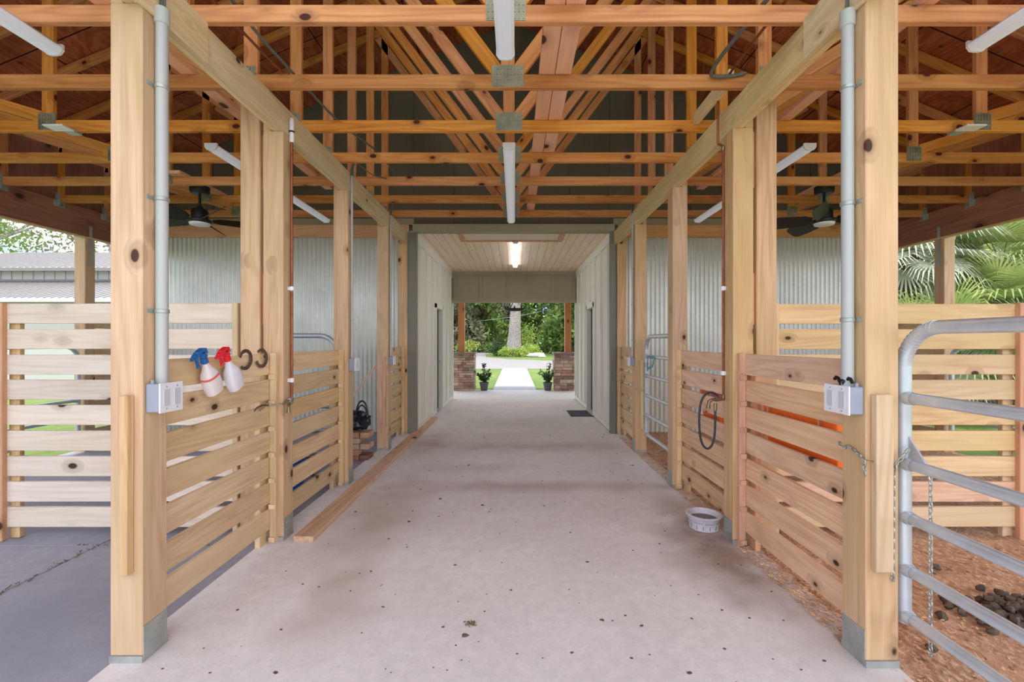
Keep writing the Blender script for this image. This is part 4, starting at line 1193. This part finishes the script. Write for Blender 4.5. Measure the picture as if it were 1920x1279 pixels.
# dung: loose balls and a heap in the near right stall
k = 0
for x, y in ((1.92, 2.55), (2.10, 2.50), (1.93, 2.44), (2.28, 2.42), (1.85, 2.02), (1.94, 2.62), (2.55, 2.75), (1.72, 1.75)):
    k += 1
    g = G(); g.blob((x, y, .022), (.024, .020, .018), 1, .3, k)
    props(build('dung_ball', g, M['clump']), 'single dark dung ball lying on the dirt of the near right stall', 'dung ball', 'loose dung balls')
g = G()
for i in range(150):
    a = rnd.uniform(0, 6.28); rr = abs(rnd.gauss(0, .15)); x = 2.52+rr*math.cos(a)*1.25; y = 2.25+rr*math.sin(a)*.75
    z = .01+max(0, .07*(1-rr/.30))*rnd.random()
    g.blob((x, y, z+.012), (rnd.uniform(.018, .03), rnd.uniform(.016, .024), rnd.uniform(.014, .022)), 0, .3, i)
props(build('dung_heap', g, M['clump'], smooth=True), 'heap of dark dry dung on the dirt behind the near gate', 'dung', kind='stuff')

# ------------------------------------------------------------------ porch: stone piers, cedar posts, pots, hanging lamp
def pier(x0, x1, label, side):
    t = thing('stone_pier', label, 'pier', ((x0+x1)/2, 12.95, 0), 'stone piers')
    g = G(); y0, y1 = 12.70, 13.25
    g.box(x0+.02, x1-.02, y0+.02, y1-.02, 0, 1.03); build('core', g, M['mortar'], t)
    g = G(); z = 0.0
    while z < 1.0:
        h = rnd.choice((.055, .065, .08, .10)); h = min(h, 1.02-z)
        if h < .03: break
        for face in ('f', 'i', 'o', 'b'):
            if face in 'fb':
                a = x0
                while a < x1-.02:
                    w = min(rnd.uniform(.12, .30), x1-a); w = x1-a if x1-a-w < .07 else w
                    pr = rnd.uniform(0, .018); yy = (y0-pr, y0+.05) if face == 'f' else (y1-.05, y1+pr)
                    g.box(a+.003, a+w-.003, yy[0], yy[1], z+.003, z+h-.003, rnd.randrange(5)); a += w
            else:
                a = y0
                while a < y1-.02:
                    w = min(rnd.uniform(.12, .30), y1-a); w = y1-a if y1-a-w < .07 else w
                    pr = rnd.uniform(0, .018); xx = (x0-pr, x0+.05) if (face == 'i') else (x1-.05, x1+pr)
                    g.box(xx[0], xx[1], a+.003, a+w-.003, z+.003, z+h-.003, rnd.randrange(5)); a += w
        z += h
    build('stone_veneer', g, M['stone'], t, bevel=.004)
    g = G(); g.box(x0-.03, x1+.03, y0-.03, y1+.03, 1.02, 1.07); build('cap', g, M['capstone'], t, bevel=.008)
pier(-1.72, -1.14, 'stacked stone pier left of the garden path', 'l')
pier(1.115, 1.70, 'stacked stone pier right of the garden path', 'r')
for x, w in ((-1.51, 'left'), (1.515, 'right')):
    o = board('cedar_post', (x, 12.97, 1.07), (x, 12.97, 2.62), .18, .18, (1, 0, 0), M['cedar']); props(o, 'orange stained cedar post standing on the %s stone pier' % w, 'post', 'cedar posts on the piers')
def pot_plant(x, y, label, seed, tallx):
    r_ = random.Random(seed)
    t = thing('potted_plant', label, 'potted plant', (x, y, 0))
    g = G(); g.lathe([(.085, 0), (.09, .01), (.125, .20), (.135, .205), (.135, .235), (.12, .235), (.115, .21), (0, .20)], (x, y, 0), 22); build('pot', g, M['potgrey'], t, smooth=True)
    g = G(); gl = G()
    stems = []
    for i in range(26):
        a = r_.uniform(0, 6.28); L = r_.uniform(.22, .40); 
        if i < 3: a = tallx + r_.uniform(-.4, .4); L = r_.uniform(.44, .56)
        s_ = .35 if i < 3 else r_.uniform(.5, 1.0)
        p = [Vector((x, y, .20)) + Vector((math.cos(a)*s_*L*f*.7, math.sin(a)*s_*L*f*.7, L*f*(1.05-.25*f*s_))) for f in (0, .25, .5, .75, 1)]
        g.tube(p, .006, 5)
        for q in range(14 if i < 3 else 12):
            c = p[1].lerp(p[4], r_.random()) if q else p[4]
            d = Vector((r_.gauss(0, 1), r_.gauss(0, 1), r_.gauss(.3, .7))).normalized(); e = d.cross(Vector((r_.gauss(0, 1), r_.gauss(0, 1), 1))).normalized()
            ll = r_.uniform(.06, .10)
            gl.add([c, c+d*ll*.45+e*ll*.28, c+d*ll, c+d*ll*.45-e*ll*.28], [(0, 1, 2, 3)])
    build('stem', g, M['leafp'], t); build('foliage', gl, M['leafp'], t)
    g = G(); a = arc((x+.035*math.cos(tallx), y, .72), .045, -.3, math.pi, (1, 0, 0), (0, 0, 1), 12)
    g.tube([Vector((x-.01, y, .3))] + a[::-1], .005, 6); build('hook_stake', g, M['black'], t)
pot_plant(-.86, 12.80, 'leafy plant in a grey pot at the foot of the left pier', 3, 1.6)
pot_plant(.93, 12.80, 'leafy plant in a grey pot at the foot of the right pier', 9, 1.2)
t = thing('ring_lamp', 'dark ring-shaped hanging porch lamp with short candles', 'hanging lamp', (0, 12.2, 2.62))
c = Vector((-.005, 12.2, 2.235)); g = G(); g.tube(arc(c, .26, 0, 2*math.pi, (1, 0, 0), (0, 1, 0), 32), .026, 8)
for a in (0, 2.09, 4.19): g.tube([c+Vector((.25*math.cos(a), .25*math.sin(a), 0)), c+Vector((0, 0, .30))], .006, 6)
g.tube([c+Vector((0, 0, .30)), c+Vector((0, 0, .385))], .006, 6); rg = build('ring', g, M['black'], t, smooth=True)
for i in range(8):
    a = i*math.pi/4; q = c+Vector((.25*math.cos(a), .25*math.sin(a), 0)); g = G(); g.lathe([(.022, 0), (.022, .05), (.006, .085)], q, 8); build('candle', g, M['black'], rg)

# ------------------------------------------------------------------ the pale metal building beyond the left stall
t = thing('metal_building', 'pale building with two tiers of ribbed metal roof beyond the left stall', 'building', (-20, 17, -.07))
def roof_sheet(name, x0, x1, x0b, x1b, ya, za, yb, zb, t):
    g = G(); g.add([(x0, ya, za), (x1, ya, za), (x1b, yb, zb), (x0b, yb, zb), (x0, ya, za-.05), (x1, ya, za-.05), (x1b, yb, zb-.05), (x0b, yb, zb-.05)],
                   [(0, 1, 2, 3), (7, 6, 5, 4), (0, 4, 5, 1), (1, 5, 6, 2), (2, 6, 7, 3), (3, 7, 4, 0)])
    x = x0+.1
    while x < x1-.05:
        xt = min(max(x, x0b), x1b); f = 1.0
        if x < x0b: f = (x-x0)/max(.01, x0b-x0)
        g.bar((x, ya, za+.015), (x, ya+(yb-ya)*f, za+(zb-za)*f+.015), .03, .03, (1, 0, 0)); x += .23
    build(name, g, M['roofmetal'], t)
roof_sheet('lower_roof', -36, -10.5, -36, -10.5, 14.0, 2.72, 16.5, 3.56, t)
roof_sheet('upper_roof', -25.0, -10.5, -21.0, -10.5, 16.1, 4.00, 19.2, 5.13, t)
g = G(); g.box(-36, -10.6, 16.5, 16.7, 3.2, 4.02)
x = -35.8
while x < -10.7: g.box(x-.02, x+.02, 16.47, 16.5, 3.58, 3.93); x += .39
build('clerestory_wall', g, M['whitewall'], t)
g = G(); g.box(-24.9, -10.5, 16.08, 16.12, 3.88, 3.99); g.box(-36, -10.5, 16.44, 16.47, 3.56, 3.62); build('upper_fascia', g, M['trimgrey'], t)
g = G(); g.box(-36, -10.5, 13.98, 14.02, 2.60, 2.71); build('lower_fascia', g, M['white'], t)
g = G(); g.box(-36, -10.6, 14.3, 14.5, -.07, 2.75); build('wall', g, M['whitewall'], t)

# ------------------------------------------------------------------ vegetation
def leaf_cloud(g, c, r, n, size, seed, shell=.55, flat=.35):
    rs = np.random.RandomState(seed)
    d = rs.normal(size=(n, 3)); d /= np.linalg.norm(d, axis=1)[:, None]
    rad = shell + (1-shell)*rs.rand(n)
    lump = 1 + .22*np.sin(d[:, 0]*5+seed)*np.cos(d[:, 2]*4+seed*2) + .14*np.sin(d[:, 1]*9+d[:, 2]*7)
    p = np.array(c) + d*np.array(r)*(rad*lump)[:, None]
    a = rs.normal(size=(n, 3)); a /= np.linalg.norm(a, axis=1)[:, None]
    b = np.cross(a, rs.normal(size=(n, 3))); b /= np.linalg.norm(b, axis=1)[:, None]
    s = size*(.6+.8*rs.rand(n))[:, None]
    v = np.stack([p-a*s, p+b*s*.45, p+a*s, p-b*s*.45], 1).reshape(-1, 3)
    o = len(g.v); g.v += [tuple(x) for x in v.tolist()]
    g.f += [(o+4*i, o+4*i+1, o+4*i+2, o+4*i+3) for i in range(n)]; g.m += [0]*n

def tree(x, y, h, r, label, mat, seed, trunk_r=.25, n=3800, size=.22, crown_base=.25, bark='barkbrown', group='background trees', lean=0):
    t = thing('tree', label, 'tree', (x, y, -.07), group)
    r_ = random.Random(seed); g = G()
    top = Vector((x+lean, y, h*.75)); pts = [Vector((x, y, -.1)), Vector((x+lean*.2, y, h*.2)), Vector((x+lean*.6, y, h*.45)), top]
    g.tube(pts, [trunk_r*1.25, trunk_r, trunk_r*.75, trunk_r*.3], 9)
    for i in range(5):
        a = r_.uniform(0, 6.28); b0 = pts[1].lerp(pts[3], r_.uniform(.2, .8)); g.tube([b0, b0+Vector((math.cos(a)*r*.5, math.sin(a)*r*.5, h*.14)), b0+Vector((math.cos(a)*r*.8, math.sin(a)*r*.8, h*.22))], [trunk_r*.4, trunk_r*.25, trunk_r*.1], 6)
    build('trunk', g, M[bark], t, smooth=True)
    g = G(); k = 7
    for i in range(k):
        a = i*2.4; rr = r*.5*(i > 0)
        cz = h*(crown_base + (1-crown_base)*(.35+.5*r_.random()))
        if i >= 4: cz = h*(crown_base+.12+.1*r_.random()); rr = r*.55
        leaf_cloud(g, (x+lean+rr*math.cos(a), y+rr*math.sin(a), cz), (r*.55, r*.55, h*(1-crown_base)*.28), n//k, size, seed*13+i)
    build('crown', g, M[mat], t)
    return t
# behind the garden
spec = [(-13.5, 66, 13, 6, 'dense dark tree farthest left behind the garden', 'leaf_d', .08), (-8.2, 60, 11, 4.6, 'mossy grey-green tree seen left of the oak trunk', 'leaf_moss', .05),
        (-4.2, 64, 12, 4.2, 'bright green tree just left of the oak trunk', 'leaf', .10), (-1.2, 74, 14, 5, 'moss-hung tree directly behind the oak trunk', 'leaf_moss', .08),
        (3.0, 70, 13, 4.6, 'mixed green tree just right of the oak trunk', 'leaf', .08), (6.6, 52, 9.5, 3.4, 'bright leafy tree in front of the right-hand cedar post', 'leaf', .10),
        (9.8, 60, 12, 4.8, 'dark green tree at the right of the garden view', 'leaf_d', .08), (14, 66, 13, 6, 'green tree farthest right behind the garden', 'leaf', .08)]
for i, (x, y, h, r, lb, m, cb) in enumerate(spec):
    tree(x, y, h, r, lb, m, 20+i, .3, 6500, .34, cb)
def shrub(x, y, r, h, label, mat, seed, n=700, size=.14, group='garden shrubs', z=-.07):
    t = thing('shrub', label, 'shrub', (x, y, z), group)
    g = G(); r_ = random.Random(seed)
    for i in range(6):
        a = r_.uniform(0, 6.28); g.tube([(x, y, z), (x+r*.5*math.cos(a), y+r*.5*math.sin(a), z+h*.6)], .02, 5)
    build('stem', g, M['barkbrown'], t)
    g = G(); leaf_cloud(g, (x, y, z+h*.5), (r, r*.9, h*.52), n, size, seed, .35); build('foliage', g, M[mat], t)
sh = [(-9.0, 56, 1.6, 1.5, 'low shrub at the far left edge of the drive', 'leaf_d'), (-5.8, 56, 1.5, 1.6, 'round shrub left behind the drive', 'leaf_y'), (-3.2, 57, 1.2, 1.3, 'small yellow-green shrub before the tree line', 'leaf'),
      (3.4, 56, 1.3, 1.3, 'dark low hedge bush right of the oak', 'leaf_d'), (5.8, 55, 1.4, 1.2, 'dark low hedge bush farther right', 'leaf_d'), (8.2, 50, 1.2, 2.0, 'bushy shrub under the right-hand tree', 'leaf')]
for i, (x, y, r, h, lb, m) in enumerate(sh): shrub(x, y, r, h, lb, m, 50+i, 1100, .15)
for i, (x, y, r, h, lb, m) in enumerate(((-1.7, 44.2, .85, 1.25, 'dark shrub at the left foot of the oak', 'leaf_d'), (-.75, 42.8, .8, .95, 'yellow-green shrub in front of the oak', 'leaf_y'),
      (.45, 42.6, .8, .9, 'pale fern-like shrub in front of the oak', 'leaf_y'), (1.6, 43.6, 1.0, 1.2, 'bright shrub to the right of the oak', 'leaf_y'), (1.35, 46.2, 1.0, 3.4, 'tall yellow-green vine bush against the oak trunk', 'leaf_y'), (-1.6, 46.5, .7, 2.0, 'dark climbing bush behind the oak trunk', 'leaf_d'))):
    shrub(x, y, r, h, lb, m, 70+i, 900, .10, 'shrubs round the oak')
# the big oak trunk
t = thing('oak_tree', 'big grey-barked oak standing on the lawn island', 'tree', (-.05, 45, -.07))
g = G(); pts = []; rr = []
for i in range(13):
    f = i/12; pts.append((-.15+.25*math.sin(f*2.5), 45, -.1+9*f)); rr.append(.62*(1-.35*f)+.4*math.exp(-f*9))
g.tube(pts, rr, 14); g.tube([(0, 45, 6.3), (2.5, 44, 8.5), (5, 43, 9.5)], [.4, .28, .15], 8); g.tube([(0, 45, 6.0), (-2.3, 44.5, 8.6), (-5, 44, 10)], [.4, .28, .15], 8)
build('trunk', g, M['bark'], t, smooth=True)
g = G()
for i in range(6): leaf_cloud(g, (4.5*math.cos(i*1.05), 45+4*math.sin(i*1.05), 10.5+(i % 2)), (3.4, 3.2, 2.0), 700, .26, 90+i)
build('crown', g, M['leaf_moss'], t)
g = G(); g.blob((1.95, 40.6, .12), (.85, .5, .27), 4, .2, 4); props(build('garden_rock', g, M['rock'], smooth=True), 'flat whitish rock on the lawn to the right of the oak', 'rock')
g = G(); g.tube([(-8.2, 60, 4.1), (-4.6, 58, 3.95), (0, 55, 4.35), (3.2, 53, 4.9), (6.6, 52, 5.7)], .014, 5)
props(build('overhead_wire', g, M['steelwhite']), 'thin pale wire hanging across the garden in front of the trees', 'wire')
# trees above the left building
tree(-36, 30, 13.5, 5.5, 'open-crowned tree rising behind the metal building at the picture edge', 'leaf', 31, .3, 2600, .17, .42, 'bark')
tree(-27.5, 31, 13.0, 4.8, 'thin-branched tree behind the ridge of the metal building', 'leaf_moss', 33, .22, 1700, .16, .45, 'bark')
tree(-44, 34, 14, 6, 'leafy tree far left beyond the metal building', 'leaf', 35, .3, 2600, .18, .3, 'bark')

# palms beside the right stall
def frond(g, base, d, pet, R, droop, r_, nl=36):
    """costapalmate fan leaf: petiole, then drooping leaflets"""
    base = Vector(base); d = Vector(d).normalized(); up = Vector((0, 0, 1))
    side = d.cross(up).normalized(); nrm = side.cross(d).normalized()
    tip = base + d*pet - up*(pet*pet*.12)
    g.tube([base, base.lerp(tip, .5)+up*.03, tip], [.018, .012, .009], 5)
    d2 = (d - up*.25).normalized(); nrm = side.cross(d2).normalized()
    for i in range(nl):
        a = math.radians(-125 + 250*i/(nl-1)); u = (d2*math.cos(a)+side*math.sin(a)).normalized(); L = R*(.72+.28*math.cos(a*.7))*r_.uniform(.9, 1.08)
        w = .019; prev = None
        pv = tip.copy(); dirn = (u + nrm*.25).normalized(); s_ = u.cross(nrm).normalized()
        rows = [(pv, .004)]
        for q, f in enumerate((.35, .35, .3)):
            pv = pv + dirn*L*f; dirn = (dirn - up*droop*(.25+.55*q)).normalized()
            rows.append((pv.copy(), (w, w*.8, .003)[q]))
        vs = []
        for p, ww in rows: vs += [p - s_*ww, p + s_*ww]
        g.add(vs, [(0, 2, 3, 1), (2, 4, 5, 3), (4, 6, 7, 5)])
def palm(x, y, hz, n, R, label, seed, dryn=8):
    r_ = random.Random(seed); t = thing('palm_tree', label, 'palm tree', (x, y, -.07), 'fan palms beside the right stall')
    g = G(); g.tube([(x, y, -.1), (x+.05, y, hz*.5), (x, y, hz)], [.20, .17, .19], 10)
    for i in range(30):
        a = i*2.4; z = hz*(.25+.75*i/30); g.bar((x+.15*math.cos(a), y+.15*math.sin(a), z), (x+.28*math.cos(a), y+.28*math.sin(a), z+.18), .06, .02, (-math.sin(a), math.cos(a), 0))
    build('trunk', g, M['barkbrown'], t)
    for i in range(n):
        a = i*2.39996 + r_.uniform(-.2, .2); e = 1.15 - 1.75*(i/n) + r_.uniform(-.12, .12)
        g = G(); frond(g, (x, y, hz), (math.cos(a)*math.cos(e), math.sin(a)*math.cos(e), math.sin(e)), r_.uniform(.7, 1.0), R*r_.uniform(.9, 1.2), r_.uniform(.7, 1.6), r_)
        build('frond', g, M['palm_dry'] if i >= n-dryn else M['palm'], t)
palm(10.6, 9.9, 3.0, 34, .95, 'fan palm in the middle of the right opening, fresh green heart', 1, 8)
palm(8.55, 9.9, 3.35, 34, .95, 'fan palm at the left of the right opening with silvery hanging fronds', 2, 18)
palm(12.6, 9.5, 2.0, 28, .9, 'low fan palm at the right picture edge', 3, 4)
palm(11.4, 12.2, 4.3, 30, 1.05, 'tall fan palm behind the others', 4, 8)
palm(7.9, 8.5, 1.2, 22, .8, 'short yellow-green fan palm just beyond the outer fence', 5, 2)
palm(13.9, 12.5, 3.5, 26, 1.0, 'fan palm at the back right of the palm group', 6, 6)
palm(9.6, 8.6, 1.9, 26, .85, 'bushy fan palm low in the middle of the right opening', 7, 4)
for i, (x, y, r, h, lb) in enumerate(((10, 16.5, 3.2, 4.6, 'big dark bush behind the palms, left part'), (15.5, 16, 3.4, 4.8, 'big dark bush behind the palms, middle part'), (21, 15, 3.6, 4.8, 'big dark bush behind the palms, right part'), (14.5, 11.5, 1.6, 1.7, 'undergrowth bush between the palms'), (11.6, 10.9, 1.5, 1.5, 'low undergrowth bush behind the middle palm'))):
    shrub(x, y, r, h, lb, 'leaf_d' if i < 3 else 'leaf', 120+i, 3800 if i < 3 else 900, .2 if i < 3 else .12, 'bushes behind the palms')
